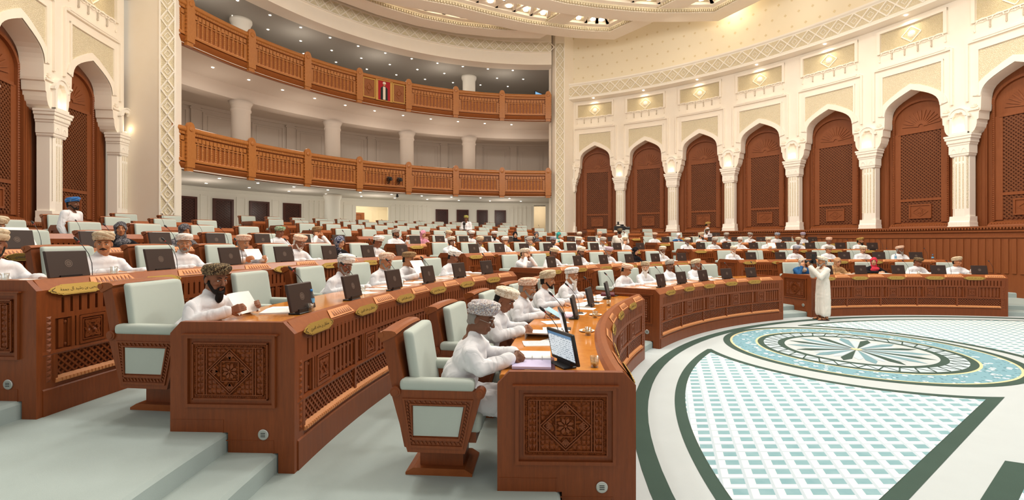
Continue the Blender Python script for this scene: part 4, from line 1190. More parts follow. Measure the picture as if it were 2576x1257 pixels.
        # carving placed on the panel (as children of the panel)
        c = P(HC, R+.50, a0-(xf+sg*.001)/R); an = a0-xf/R
        for me, nm_, mt in ((ENDC, 'carving', 0), (ENDG, 'carving_ground', 0)):
            if i > 3 and nm_ == 'carving_ground' and sec == 'a': pass
            o = ob(nm_, me, eo)
            rz = (an-PI if side == 0 else an)
            o.location = (c[0], c[1], T-.38); o.rotation_euler = (0, 0, rz)
        o = ob('speaker_grille', SPK, eo)
        c = P(HC, R+.24, a0-(xf+sg*.001)/R); o.location = (c[0], c[1], T-.87 if i else .30); o.rotation_euler = (0, 0, rz)
    # nameplates
    if i <= 3 or (sec == 'c' and i == 4):
        for si, sa in enumerate(seats):
            xp = max((a0-math.radians(sa))*R-.34, .30)
            a = a0-xp/R; c = P(HC, R-.016, a)
            o = ob('nameplate', PLATE, t); o.matrix_parent_inverse = Matrix.Translation(Vector(t.location)).inverted()
            o.location = (c[0], c[1], T-.098); o.rotation_euler = (-.3, 0, a-PI/2); o['label'] = 'brass nameplate'
            if (sec, i, si) == ('a', 2, 0): k = 0
            elif (sec, i, si) == ('a', 1, 0): k = 1
            elif (sec, i, si) == ('a', 2, 1): k = 2
            else: k = 1+(tn[0] % 5); tn[0] += 1
            q = ob('lettering', TXT[k], o); q.location = (0, -.0085, 0)
    return t
DESKS = {}
for i in range(8):
    for sec in 'abc': DESKS[(sec, i)] = desk(i, sec)

# ================================================================== CHAIRS
def rbox(x0, x1, y0, y1, z0, z1, r=.03, seg=3):
    """soft box as superellipsoid-like rounded block"""
    import bmesh
    bm = bmesh.new(); bmesh.ops.create_cube(bm, size=1)
    for v in bm.verts: v.co = Vector((x0+(v.co.x+.5)*(x1-x0), y0+(v.co.y+.5)*(y1-y0), z0+(v.co.z+.5)*(z1-z0)))
    bmesh.ops.bevel(bm, geom=list(bm.edges), offset=r, segments=seg, affect='EDGES', profile=.6)
    m = MB(); bm.verts.index_update(); m.add([tuple(v.co) for v in bm.verts], [tuple(v.index for v in f.verts) for f in bm.faces]); bm.free(); return m
def chair_meshes():
    sh = MB()
    # slanted wooden back shell, seen from the side: foot forward, top leaning away
    prof = [(.16, .28), (.21, .25), (.27, .27), (.43, 1.03), (.44, 1.10), (.39, 1.12), (.35, 1.11), (.34, 1.05)]
    sh.sweep(prof, -.315, .315, 1)
    top = MB(); top.sweep([(.335, 1.095), (.325, 1.108), (.34, 1.125), (.37, 1.132), (.43, 1.132), (.46, 1.108), (.455, 1.065), (.44, 1.045)], -.325, .325, 8)
    top.v = [(x, y, z+.012*(1-(x/.325)**2)) for x, y, z in top.v]
    top.lathe([(.024, -.33), (.024, .33)], 10, (0, .448, 1.10), 0, 'x')
    bc = rbox(-.292, .292, 0, .09, 0, .72, .04, 3)
    def curve(v):
        x, y, z = v; t = z/.72
        zz = .47+z*.905; yy = .20+.15*t+.03*math.cos(t*PI)*1.0-.05*math.exp(-((t-.25)/.18)**2)
        wing = .05*max(0, abs(x)/.285-.65)/.35
        return (x*(1-.04*t), yy-.02+(y-.045)*.9-wing, zz)
    bc.v = [curve(v) for v in bc.v]
    st = rbox(-.27, .27, -.30, .27, .36, .50, .045, 3)
    base = MB(); base.box(-.255, .255, -.26, .28, .29, .37); base.box(-.13, .13, -.14, .20, .05, .30)
    bp = MB(); bp.sweep([(-.22, 0), (-.22, .02), (-.16, .055), (.24, .055), (.30, .02), (.30, 0)], -.19, .19)
    arms = []
    for s in (-1, 1):
        a = MB(); xo, xi = (.335, .265); x0, x1 = sorted((s*xi, s*xo))
        out = [(-.19, .24), (.24, .24), (.36, .66), (.36, .70), (-.31, .70), (-.31, .66)]
        n = len(out); vs = [(x0, y, z) for y, z in out]+[(x1, y, z) for y, z in out]
        a.add(vs, [tuple(range(n)), tuple(range(2*n-1, n-1, -1))]+[(k, k+n, (k+1) % n+n, (k+1) % n) for k in range(n)])
        xf = s*xo
        def q(pts, th):
            xa, xb = sorted((xf, xf+s*th)); n = len(pts)
            a.add([(xa, y, z) for y, z in pts]+[(xb, y, z) for y, z in pts], [tuple(range(n)), tuple(range(2*n-1, n-1, -1))]+[(k, k+n, (k+1) % n+n, (k+1) % n) for k in range(n)])
        def trap(t): return [(-.19+.4*t+.0, .24+t), (.24-.2*t-.02, .24+t), (.33-t*.9-.02, .66-t*.6), (-.28+t*.8, .66-t*.6)]
        def ringq(t0, t1, th):
            A, B = trap(t0), trap(t1)
            for k in range(4): l = (k+1) % 4; q([A[k], A[l], B[l], B[k]], th)
        ringq(.035, .055, .010); ringq(.095, .115, .014)
        A = trap(.075)
        for k in range(4):
            l = (k+1) % 4; m = 12
            for j in range(m):
                y = A[k][0]+(A[l][0]-A[k][0])*(j+.5)/m; z = A[k][1]+(A[l][1]-A[k][1])*(j+.5)/m
                q([(y-.012, z-.012), (y+.012, z-.004), (y+.004, z+.012)], .009)
        for (y, z) in ((-.30, .685), (.33, .685)):
            a.lathe([(.040, 0), (.040, s*.012), (.028, s*.014), (.026, s*.022), (0, s*.022)], 16, (xf, y, z), 0, 'x')
            a.lathe([(.040, -.07 if s > 0 else 0), (.040, 0 if s > 0 else .07)], 16, (xf, y, z), 0, 'x')
        ins = MB(); T = trap(.125); xa, xb = sorted((xf, xf+s*.004))
        ins.add([(xb if s > 0 else xa, y, z) for y, z in T], [(0, 1, 2, 3)])
        pad = rbox(min(s*.25, s*.35), max(s*.25, s*.35), -.26, .30, .69, .775, .035, 3)
        pad.v = [(x, y, z+.018*(1-((y-.02)/.3)**2)) for x, y, z in pad.v]
        arms.append((a.mesh('arm_panel', [W_DESK]), ins.mesh('fabric_inset', [SAGE]), pad.mesh('arm_pad', [SAGE], True)))
    return (sh.mesh('back_shell', [W_DESK]), top.mesh('top_rail', [W_CAP]), bc.mesh('back_cushion', [SAGE], True), st.mesh('seat_cushion', [SAGE], True),
            base.mesh('seat_frame', [W_DESK]), bp.mesh('base_plate', [W_CAP]), arms)
CH = chair_meshes()
def make_chair():
    t = thing('armchair', 'x', 'chair')
    ob('back_shell', CH[0], t); ob('top_rail', CH[1], t); ob('back_cushion', CH[2], t); ob('seat_cushion', CH[3], t); ob('seat_frame', CH[4], t); ob('base_plate', CH[5], t)
    for a, i, p in CH[6]:
        x = ob('arm_panel', a, t); ob('fabric_inset', i, x); ob('arm_pad', p, t)
    return t
chair0 = make_chair(); used = [False]
# occupancy: seat indices taken in each row/block (first = nearest the left aisle)
OCC = {('a', 0): {0, 1, 2, 3, 4}, ('a', 1): {0, 2, 3, 4, 5}, ('a', 2): {0, 1, 2, 3, 4, 5, 6}, ('a', 3): {1, 3, 4, 6, 7},
       ('b', 0): {0, 1, 2, 3}, ('b', 1): {0, 1, 2, 3, 4, 5}, ('b', 2): {0, 1, 2, 3, 4, 5, 6, 7}, ('b', 3): {0, 1, 2, 3, 4, 5, 6, 7, 8, 9},
       ('c', 0): {0, 1, 2, 3, 4}, ('c', 1): {0, 2, 3, 4, 5}, ('c', 2): {0, 1, 2, 3, 4, 5, 6}, ('c', 3): {0, 1, 2, 3, 4, 5, 6, 7}, ('c', 4): {3}}
CHR = 1.41
for i in range(8):
    for sec in 'abc':
        ss = list(seats_of(i, sec))
        if (sec, i) == ('a', 1): ss[0] += .8
        if DESKS[(sec, i)] is None: continue
        for k, sa in enumerate(ss):
            a = math.radians(sa); loc = P(HC, ROWR[i]+CHR, a, ZP[i+1])
            c = copy_tree(chair0) if used[0] else chair0; used[0] = True
            c.location = loc; c.rotation_euler = (0, 0, a-PI/2+random.uniform(-.05, .05))
            occ = k in OCC.get((sec, i), ())
            c['label'] = '%s pale green chair, %s from left, %s row, %s' % ('occupied' if occ else 'empty', NUM[k], ROWN[i], SECN[sec])
            c['group'] = 'pale green chairs of the %s row' % ROWN[i]

# ================================================================== MONITORS AND MICROPHONES
def monitor_meshes():
    sh = MB(); sh.box(-.19, .19, 0, .028, 0, .245); 
    sh2 = rbox(-.19, .19, 0, .03, 0, .25, .006, 1); sc = MB(); sc.box(-.172, .172, .0301, .031, .03, .228)
    base = rbox(-.11, .11, -.02, .10, 0, .016, .006, 1); base.box(-.10, .10, -.01, .035, .015, .05)
    em = MB()
    for r0, r1 in ((.030, .034), (.018, .022)):
        for q in range(20):
            a, b = 2*PI*q/20, 2*PI*(q+1)/20
            em.plate([(r0*math.cos(a), .13+r0*math.sin(a)), (r0*math.cos(b), .13+r0*math.sin(b)), (r1*math.cos(b), .13+r1*math.sin(b)), (r1*math.cos(a), .13+r1*math.sin(a))], -.0015, 0)
    for q in range(8):
        a = 2*PI*q/8; em.bar((.006*math.cos(a), .13+.006*math.sin(a)), (.016*math.cos(a), .13+.016*math.sin(a)), .004, .0015, 0)
    for (m) in (sh2, sc, em): m.v = [(x, y-.0+(z)*.22, z+.03) for x, y, z in m.v]
    return sh2, sc, base, em
EMB = newmat('emblem_grey', lin('#7b6a5f'), .5, .4)
SCR_OFF = newmat('screen_off', (.01, .01, .012, 1), .15, .5)
def scr_on():
    m = newmat('screen_on', (0, 0, 0, 1), .3, .3); v = coord(m, (1, 1, 1)); s = nd(m, 'ShaderNodeSeparateXYZ'); lk(m, v, s.inputs[0])
    a = math_(m, 'FRACT', math_(m, 'MULTIPLY', s.outputs[2], 60)); b = math_(m, 'GREATER_THAN', a, .7)
    n = math_(m, 'GREATER_THAN', noise_(m, v, 60, 1), .5); b = math_(m, 'MULTIPLY', b, n)
    c = mixc(m, b, lin('#e6edf2'), lin('#6d7f8c')); d = math_(m, 'GREATER_THAN', s.outputs[2], .235)
    c = mixc(m, d, c, lin('#5b88ad')); lk(m, c, bsdf(m).inputs['Emission Color']); bsdf(m).inputs['Emission Strength'].default_value = .75; return m
SCR_ON = scr_on()
_s, _c, _b, _e = monitor_meshes()
MS, MB_, ME = _s.mesh('monitor_shell', [DARKBR]), _b.mesh('monitor_base', [BLACK]), _e.mesh('emblem', [EMB])
MC1, MC0 = _c.mesh('screen', [SCR_ON]), _c.mesh('screen', [SCR_OFF])
MSL = _s.mesh('monitor_shell', [BLACK])
mic = MB()
pth = [(0, 0, .012), (0, .0, .06), (0, .005, .14), (0, .04, .24), (0, .10, .32), (0, .15, .37)]
mic.tube(pth, .0035, 6)
MICM = mic.mesh('gooseneck', [BLACK])
h = MB(); h.tube([(0, .15, .37), (0, .163, .383), (0, .185, .402), (0, .197, .414)], [.008, .013, .013, .006], 10); MICH = h.mesh('foam_head', [BLACK], True)
h = MB(); h.tube([(0, .142, .362), (0, .151, .371)], .0085, 10); MICR = h.mesh('red_ring', [newmat('mic_red', lin('#9c1f1a'), .4, .4)])
h = rbox(-.06, .06, -.05, .05, 0, .014, .004, 1); MICB = h.mesh('mic_base', [BLACK])
mon0 = thing('monitor', 'x', 'monitor'); ob('shell', MS, mon0); ob('screen', MC0, mon0); ob('base', MB_, mon0); ob('emblem', ME, mon0)
mon1 = thing('monitor', 'x', 'monitor'); ob('shell', MSL, mon1); ob('screen', MC1, mon1); ob('base', MB_, mon1)
mic0 = thing('microphone', 'x', 'microphone'); ob('gooseneck', MICM, mic0); ob('head', MICH, mic0); ob('red_ring', MICR, mic0); ob('base', MICB, mic0)
protos = {id(mon0): 0, id(mon1): 0, id(mic0): 0}; first = {'m0': True, 'm1': True, 'k': True}
def inst(p, key):
    if first[key]: first[key] = False; return p
    return copy_tree(p)
for i in range(5):
    for sec in 'abc':
        if i == 4 and sec != 'c': continue
        for k, sa in enumerate(seats_of(i, sec)):
            if i == 4 and k != 3: continue
            a = math.radians(sa); T = ZP[i+1]+.86-.045
            lit = (sec == 'a' and i == 0)
            m = inst(mon1, 'm1') if lit else inst(mon0, 'm0')
            m.location = P(HC, ROWR[i]+(.46 if lit else .30), a, T); m.rotation_euler = (0, 0, a-PI/2+random.uniform(-.08, .08)+((.55 if k == 0 else .12) if lit else 0))
            m['label'] = '%s monitor before the %s seat from the left, %s row, %s' % ('black lit' if lit else 'dark brown', NUM[k], ROWN[i], SECN[sec])
            m['group'] = 'desk monitors'
for i in range(8):
    for sec in 'abc':
        if DESKS[(sec, i)] is None: continue
        for k, sa in enumerate(seats_of(i, sec)):
            a = math.radians(sa)+ (.42/ROWR[i])*(1 if True else -1); T = ZP[i+1]+.86-.045
            if i > 3 and (k+i) % 2: continue
            c = inst(mic0, 'k'); c.location = P(HC, ROWR[i]+(.50 if i < 4 else .35), a-(.84/ROWR[i] if i == 0 and sec == 'a' else .84/ROWR[i]) if sec != 'a' else a-.80/ROWR[i], T)
            c.rotation_euler = (0, 0, a-PI/2+random.uniform(-.3, .3))
            if i > 3: c.scale = (1, 1, .75)
            c['label'] = 'thin black gooseneck microphone near the %s seat from the left, %s row, %s' % (NUM[k], ROWN[i], SECN[sec])
            c['group'] = 'gooseneck microphones'
for p, k in ((mon0, 'm0'), (mon1, 'm1'), (mic0, 'k')):
    pass
# ================================================================== PEOPLE
def shell_sphere(bm_v, bm_f, c, r, n=14, m=9):
    pass
class SH(MB):
    """closed shells fused by a voxel remesh into one continuous surface"""
    def cap(s, p, q, r0, r1=None, n=12, m=8):
        """tapered capsule"""
        r1 = r0 if r1 is None else r1; p, q = Vector(p), Vector(q); d = q-p; L = d.length
        if L < 1e-6: s.ell(p, (r0, r0, r0)); return
        d.normalize(); u = d.cross(Vector((0, 0, 1)));
        if u.length < .05: u = d.cross(Vector((1, 0, 0)))
        u.normalize(); w = d.cross(u); rings = []
        for k in range(m//2+1):
            a = -PI/2+PI/2*k/(m//2); rings.append((p+d*(r0*math.sin(a)), max(r0*math.cos(a), 1e-4)))
        for k in range(m//2+1):
            a = PI/2*k/(m//2); rings.append((q+d*(r1*math.sin(a)), max(r1*math.cos(a), 1e-4)))
        vs = [tuple(c+(u*math.cos(2*PI*i/n)+w*math.sin(2*PI*i/n))*r) for c, r in rings for i in range(n)]
        fs = [(k*n+i, k*n+(i+1) % n, (k+1)*n+(i+1) % n, (k+1)*n+i) for k in range(len(rings)-1) for i in range(n)]
        fs += [tuple(range(n))[::-1], tuple((len(rings)-1)*n+i for i in range(n))]
        s.add(vs, fs)
    def chain(s, pts, rs):
        for i in range(len(pts)-1): s.cap(pts[i], pts[i+1], rs[i], rs[i+1])
    def remesh(s, name, vox, smooth=4, fn=None, mats=None):
        me = bpy.data.meshes.new('tmp'); me.from_pydata(s.v, [], s.f)
        o = bpy.data.objects.new('tmp', me); COL.objects.link(o)
        m = o.modifiers.new('r', 'REMESH'); m.mode = 'VOXEL'; m.voxel_size = vox; m.adaptivity = 0
        if smooth:
            m = o.modifiers.new('s', 'SMOOTH'); m.iterations = smooth; m.factor = .5
        dg = bpy.context.evaluated_depsgraph_get(); r = bpy.data.meshes.new_from_object(o.evaluated_get(dg))
        bpy.data.objects.remove(o); bpy.data.meshes.remove(me)
        n = len(r.vertices); co = np.empty(n*3, dtype=np.float32); r.vertices.foreach_get('co', co); co = co.reshape(-1, 3)
        if fn is not None:
            no = np.empty(n*3, dtype=np.float32); r.vertices.foreach_get('normal', no); no = no.reshape(-1, 3)
            co = fn(co, no); r.vertices.foreach_set('co', co.astype(np.float32).ravel())
        r.polygons.foreach_set('use_smooth', [True]*len(r.polygons)); r.name = name
        r.materials.clear()
        for q in (mats or [SKINS[0]]): r.materials.append(q)
        r.update(); return r
def skin(name, c1, c2):
    m = newmat(name, lin(c1), .5, .3); v = coord(m); n = noise_(m, v, 18, 3)
    lk(m, mixc(m, n, lin(c1), lin(c2)), bsdf(m).inputs['Base Color']); bsdf(m).inputs['Subsurface Weight'].default_value = .0; return m
SKINS = [skin('skin_tan', '#a8704c', '#bd8560'), skin('skin_brown', '#7d5038', '#93624a'), skin('skin_dark', '#6b4532', '#7f5540'), skin('skin_light', '#c08f6e', '#d0a284')]
def robe_mat(name, c, var=.05):
    m = newmat(name, lin(c), .85, .1); v = coord(m, (1, 1, .45)); n0 = nd(m, 'ShaderNodeTexNoise'); n0.inputs['Scale'].default_value = 5; n0.inputs['Detail'].default_value = 1.5; n0.inputs['Distortion'].default_value = 1.0; lk(m, v, n0.inputs['Vector'])
    r_ = math_(m, 'ABSOLUTE', math_(m, 'SUBTRACT', n0.outputs[0], .5)); bump(m, math_(m, 'POWER', r_, .8), .55, .06)
    return m
ROBE = robe_mat('white_robe_cloth', '#e6e6ea'); ROBE_CREAM = robe_mat('cream_robe_cloth', '#e6e1d8'); ROBE_BLK = robe_mat('black_cloth', '#1d1c20'); ROBE_BLUE = robe_mat('blue_cloth', '#2c5a8c'); ROBE_BRN = robe_mat('brown_cloth', '#6e564a'); ROBE_TAN = robe_mat('tan_cloth', '#b08a62')
HAIRB = newmat('hair_black', lin('#1c1714'), .7, .2); HAIRG = newmat('hair_grey', lin('#8f8983'), .8, .15); HAIRW = newmat('hair_white', lin('#ddd8d0'), .8, .15)
EYEW = newmat('eye_white', lin('#e6dfd6'), .3, .4); EYED = newmat('eye_dark', lin('#1a120e'), .2, .5); LIP = newmat('lip', lin('#7d4638'), .5, .3)
def turb_mat(name, base, pat, sc=38, thr=.52, pat2=None):
    m = newmat(name, lin(base), .85, .1); v = coord(m)
    n = noise_(m, v, sc*1.5, 2, .7); a = math_(m, 'LESS_THAN', math_(m, 'ABSOLUTE', math_(m, 'SUBTRACT', n, .5)), .035+.08*(.6-thr))
    z = noise_(m, v, 16, 2); b = math_(m, 'GREATER_THAN', z, thr-.02)
    f = math_(m, 'MULTIPLY', a, b); c = mixc(m, f, lin(base), lin(pat))
    if pat2:
        n2 = noise_(m, v, 60, 2); c = mixc(m, math_(m, 'GREATER_THAN', n2, .56), c, lin(pat2))
    lk(m, c, bsdf(m).inputs['Base Color']); return m
TB = {'cream': turb_mat('turban_cream', '#e6dccb', '#b89a78'), 'tan': turb_mat('turban_tan', '#cdbda2', '#a08a6a'), 'white': turb_mat('turban_white', '#ece9e4', '#a9a6a4'),
      'salmon': turb_mat('turban_salmon', '#d3a58c', '#efdcc8', 30, .45), 'grey': turb_mat('turban_grey', '#b9b4ac', '#8c867e'), 'blue': turb_mat('turban_blue', '#3f74b4', '#c9c2a8', 20, .6),
      'bluegrey': turb_mat('turban_blue_grey', '#8b93a8', '#c8c4bc'), 'black': turb_mat('turban_black_embroidered', '#2a2421', '#a08a68', 46, .40, '#4a3c30'), 'green': turb_mat('turban_green', '#7c9a7c', '#d8d4c0'),
      'olive': turb_mat('turban_olive', '#a3a054', '#cdc88a'), 'paisley': turb_mat('turban_paisley', '#e3ddd8', '#6c4c4c', 60, .42, '#a9a9b4'), 'brown': turb_mat('turban_brown', '#a88a66', '#6e5238', 40, .42), 'purple': turb_mat('turban_lilac', '#b5a3b4', '#dcd0d4'),
      'gold': turb_mat('turban_gold', '#b89858', '#7a5c30', 40, .5)}
HJ = {'black': ROBE_BLK, 'navy': turb_mat('scarf_navy_floral', '#2c3555', '#b9bcc9', 24, .45), 'pink': turb_mat('scarf_pink', '#c9849a', '#e6b8c6', 24, .5), 'teal': robe_mat('scarf_teal', '#3c9c98'), 'white': robe_mat('scarf_white', '#dde0e6'),
      'red': robe_mat('scarf_red', '#c83a4c'), 'brown': robe_mat('scarf_brown', '#b78f6c'), 'floral': turb_mat('scarf_floral', '#d8c8b4', '#6c5a60', 24, .45), 'char': turb_mat('scarf_charcoal', '#4b4a50', '#8f8b8c', 24, .5)}
def headmat(yaw, pitch, roll, c):
    return Matrix.Translation(c) @ Matrix.Rotation(yaw, 4, 'Z') @ Matrix.Rotation(pitch, 4, 'X') @ Matrix.Rotation(roll, 4, 'Y') @ Matrix.Scale(1.0, 4)
def head_shells(S, HM, fat=1.0):
    T = lambda *p: tuple(HM @ Vector(p))
    def E(c, r):
        k = len(S.v); S.ell((0, 0, 0), r, 16, 11)
        for i in range(k, len(S.v)): S.v[i] = tuple(HM @ (Vector(S.v[i])+Vector(c)))
    E((0, .012, .035), (.074, .096, .088)); E((0, -.022, -.025), (.059*fat, .074, .088)); E((0, -.062, -.092), (.034*fat, .032, .026)); E((0, -.03, -.085), (.05*fat, .05, .035))
    S.cap(T(0, -.096, .012), T(0, -.120, -.028), .009, .0125); S.cap(T(-.010, -.112, -.032), T(.010, -.112, -.032), .009)
    S.cap(T(-.044, -.078, .028), T(-.012, -.092, .026), .011, .012); S.cap(T(.044, -.078, .028), T(.012, -.092, .026), .011, .012)
    for s in (-1, 1):
        E((s*.037, -.066, -.022), (.025, .026, .024)); E((s*.078, .012, -.012), (.011, .020, .033)); E((s*.034*fat, -.048, -.072), (.018*fat, .03, .028))
    S.cap(T(-.017, -.098, -.058), T(.017, -.098, -.058), .0075); S.cap(T(-.014, -.095, -.070), T(.014, -.095, -.070), .0085)
    S.cap(T(0, .02, -.06), T(0, .03, -.115), .058, .054)
def hand_shells(S, wrist, tip, palm_n, curl=.5, side=1, fr=.0085, spread=.018):
    """palm + four unequal fingers + thumb. tip = direction of the fingers, palm_n = direction the palm faces"""
    w = Vector(wrist); d = Vector(tip).normalized(); pn = Vector(palm_n); pn = (pn-d*pn.dot(d)).normalized(); x = d.cross(pn).normalized()*side
    # x points to the thumb side
    S.cap(w-d*.03, w+d*.01, .024, .026)
    for k in (-1.5, -.5, .5, 1.5): S.cap(w+d*.01+x*k*.008, w+d*.078+x*k*.0185, .0145, .0125)
    L = (.066, .078, .083, .072)   # little .. index
    for k in range(4):
        b = w+d*.080+x*(k-1.5)*spread; l = L[k]; c = curl*(1.1-.08*k)
        d1 = (d*math.cos(c*.6)+pn*math.sin(c*.6)).normalized(); d2 = (d*math.cos(c*1.5)+pn*math.sin(c*1.5)).normalized(); d3 = (d*math.cos(c*2.2)+pn*math.sin(c*2.2)).normalized()
        p1 = b+d1*l*.45; p2 = p1+d2*l*.32; p3 = p2+d3*l*.25
        S.chain([b-d*.01, p1, p2, p3], [fr*1.12, fr*1.04, fr*.98, fr*.85])
    t0 = w+d*.022+x*.028; t1 = t0+(d*.6+x*.65+pn*.35).normalized()*.040; t2 = t1+(d*.85+x*.12+pn*.45).normalized()*.032
    S.chain([w+d*.005+x*.010, t0, t1, t2], [.017, .014, fr*1.2, fr])
POSES = {
 #            elbow R,                wrist R,               fingers R,        palm R,      elbow L, wrist L, fingers L, palm L
 'read':  (((-.27, -.16, .83), (-.13, -.43, .865), (.25, -1, -.05), (0, 0, -1)), ((.27, -.16, .83), (.15, -.44, .865), (-.3, -1, -.05), (0, 0, -1))),
 'write': (((-.28, -.14, .83), (-.10, -.44, .875), (.1, -1, -.2), (.3, 0, -1)), ((.29, -.18, .83), (.24, -.46, .86), (-.5, -1, 0), (0, 0, -1))),
 'cheek': (((-.22, -.30, .86), (-.10, -.22, 1.07), (.25, -.1, 1), (.4, .8, 0)), ((.28, -.16, .83), (.12, -.42, .86), (-.6, -1, 0), (0, 0, -1))),
 'glasses': (((-.24, -.32, .90), (-.10, -.26, 1.10), (.1, .1, 1), (.5, .8, 0)), ((.24, -.32, .90), (.10, -.26, 1.10), (-.1, .1, 1), (-.5, .8, 0))),
 'hold':  (((-.27, -.16, .86), (-.17, -.42, .94), (.4, -1, .3), (1, 0, 0)), ((.27, -.16, .86), (.17, -.42, .94), (-.4, -1, .3), (-1, 0, 0))),
 'clasp': (((-.26, -.18, .86), (-.07, -.40, .90), (.7, -.7, .1), (.5, .3, -.6)), ((.26, -.18, .86), (.07, -.42, .91), (-.7, -.6, .1), (-.5, .3, -.6))),
 'talk':  (((-.27, -.16, .84), (-.14, -.42, .87), (.3, -1, 0), (0, 0, -1)), ((.27, -.22, .86), (.20, -.42, 1.0), (-.1, -.4, 1), (-.3, -1, 0))),
}
def folds(seed, amp):
    rs = np.random.RandomState(seed); K = []
    for k in range(11):
        d = rs.normal(size=3); d[2] *= .45; d /= np.linalg.norm(d); K.append((d, rs.uniform(26, 80), rs.uniform(0, 6.28), rs.uniform(.3, 1)))
    def fn(co, no):
        x, y, z = co[:, 0], co[:, 1], co[:, 2]; w = np.zeros(len(co))
        for d, f, ph, a in K:
            s = co @ d; warp = 1.3*np.sin(9*x+ph)+1.1*np.sin(11*z-ph*2)+np.sin(8*y+ph)
            g_ = .5+.5*np.sin(7*x*np.cos(ph*3)+9*z+5*y+ph*4); w += a*g_*(1-np.abs(np.sin(s*f*.5+warp+ph))**.55-.25)
        # calmer across the chest plate
        calm = 1-.6*np.exp(-((x/.13)**2+((z-.95)/.14)**2))
        return co+no*(w*amp*calm)[:, None]
    return fn
VAR = {}
def robe_seated(S, po, lean, wide=1.0):
    dy = -lean
    S.ell((0, .07, .58), (.205*wide, .165, .15), 18, 12); S.ell((0, .045+dy*.3, .74), (.195*wide, .145, .17), 18, 12); S.ell((0, .01+dy*.7, .89), (.200*wide, .135, .16), 18, 12)
    S.ell((0, .0+dy*.9, .985), (.17*wide, .105, .085), 18, 12)
    sh = 1.0
    S.cap((0, .01+dy, 1.03), (-.185, .01+dy, .975), .062, .062); S.cap((0, .01+dy, 1.03), (.185, .01+dy, .975), .062, .062); S.cap((0, .01+dy, .98), (0, .01+dy, 1.07), .075, .058)
    for s, (e, w, f, p) in zip((-1, 1), po):
        shp = (s*.192*wide, .0+dy, .965)
        S.chain([shp, e, tuple(Vector(w)*.93+Vector(e)*.07)], [.068, .060, .054])
        S.cap(tuple(Vector(e)*.3+Vector(w)*.7), tuple(Vector(w)*.90+Vector(e)*.10), .052, .058)
        S.cap((s*.10, .03+dy*.8, .93), tuple(Vector(e)*.55+Vector(shp)*.45+Vector((-s*.03, .03, -.03))), .095, .066)
        S.cap(tuple((Vector(e)+Vector(shp))/2), tuple(Vector(e)*.7+Vector(w)*.3+Vector((0, .02, -.015))), .056, .044)
        S.chain([(s*.09, .04, .56), (s*.13, -.36, .555), (s*.12, -.42, .30), (s*.11, -.44, .10)], [.105, .088, .082, .088])
    S.cap((0, -.05, .55), (0, -.36, .54), .09, .07); S.cap((0, -.40, .48), (0, -.43, .10), .075, .08)
def figure(name, pose='read', yaw=0, pitch=.25, lean=.10, vox=.011, rvox=.016, fat=1.0, seed=0, amp=.006, roll=0, fr=.0095, wide=1.0):
    po = POSES[pose]; S = SH(); hc = Vector((0, -.025-lean*1.25, 1.205-.02*lean)); HM = headmat(yaw, pitch, roll, hc)
    head_shells(S, HM, fat)
    S.cap(tuple(HM @ Vector((0, .03, -.10))), (0, .02-lean, 1.0), .052, .062)
    S.cap((0, .02-lean, 1.0), (0, .05, .62), .09, .09)
    for s, (e, w, f, p) in zip((-1, 1), po):
        S.chain([(0, .0-lean, .96), (s*.16, .0-lean, .95), e, tuple(Vector(w)*.8+Vector(e)*.2), w], [.05, .036, .026, .024, .024])
        hand_shells(S, w, f, p, {'cheek': .9, 'glasses': .9, 'clasp': 1.0, 'hold': .9}.get(pose, .45), s, fr)
    body = S.remesh(name, vox, 2)
    R = SH(); robe_seated(R, po, lean, wide); robe = R.remesh('robe', rvox, 6, folds(seed, amp), [ROBE])
    return dict(body=body, robe=robe, HM=HM, lean=lean)
def turban_mesh(seed, tall=1.0, tail=True):
    rs = random.Random(seed); N, M = 72, 34; vs = []; ph = rs.uniform(0, 6.28); tw = rs.choice((-1, 1)); nw = rs.uniform(2.6, 3.6)
    prof = [(0, .90, -.014), (.08, .955, -.012), (.2, 1.02, .006), (.4, 1.08, .036), (.58, 1.07, .066), (.72, .92, .088), (.85, .62, .100), (.94, .3, .106), (1, .01, .108)]
    for j in range(M+1):
        t = j/M
        for a, b in zip(prof[:-1], prof[1:]):
            if t <= b[0]+1e-9: u = (t-a[0])/(b[0]-a[0]); rr = a[1]+(b[1]-a[1])*u; hh = a[2]+(b[2]-a[2])*u; break
        for i in range(N):
            th = 2*PI*i/N
            w = t*nw+.85*math.sin(th+ph)*(.35+.65*t)+.22*math.sin(2*th-ph)*tw
            ridge = abs(math.sin(PI*w))**.42
            k = rr*(1+.17*(ridge-.7)*math.sin(PI*min(1, t*1.1+.05)))+.012*math.sin(3*th+ph)
            x = .098*k*math.cos(th); y = .117*k*math.sin(th)
            z = .045+hh*tall*.9+(-y)*.24+.006*ridge*math.sin(PI*t)
            if t < .2: z += .02*(.2-t)
            vs.append((x, y+.008, z))
    fs = [(j*N+i, j*N+(i+1) % N, (j+1)*N+(i+1) % N, (j+1)*N+i) for j in range(M) for i in range(N)]
    m = MB(); m.add(vs, fs)
    if tail:
        sx = rs.choice((-.03, .03)); m.ell((sx, .105, -.005), (.035, .022, .06), 12, 8); m.ell((sx*1.2, .112, -.055), (.028, .016, .04), 12, 8)
    return m.mesh('turban', [TB['cream']], True)
TURB = [turban_mesh(k, 1+.12*(k % 3), k % 2 == 0) for k in range(6)]
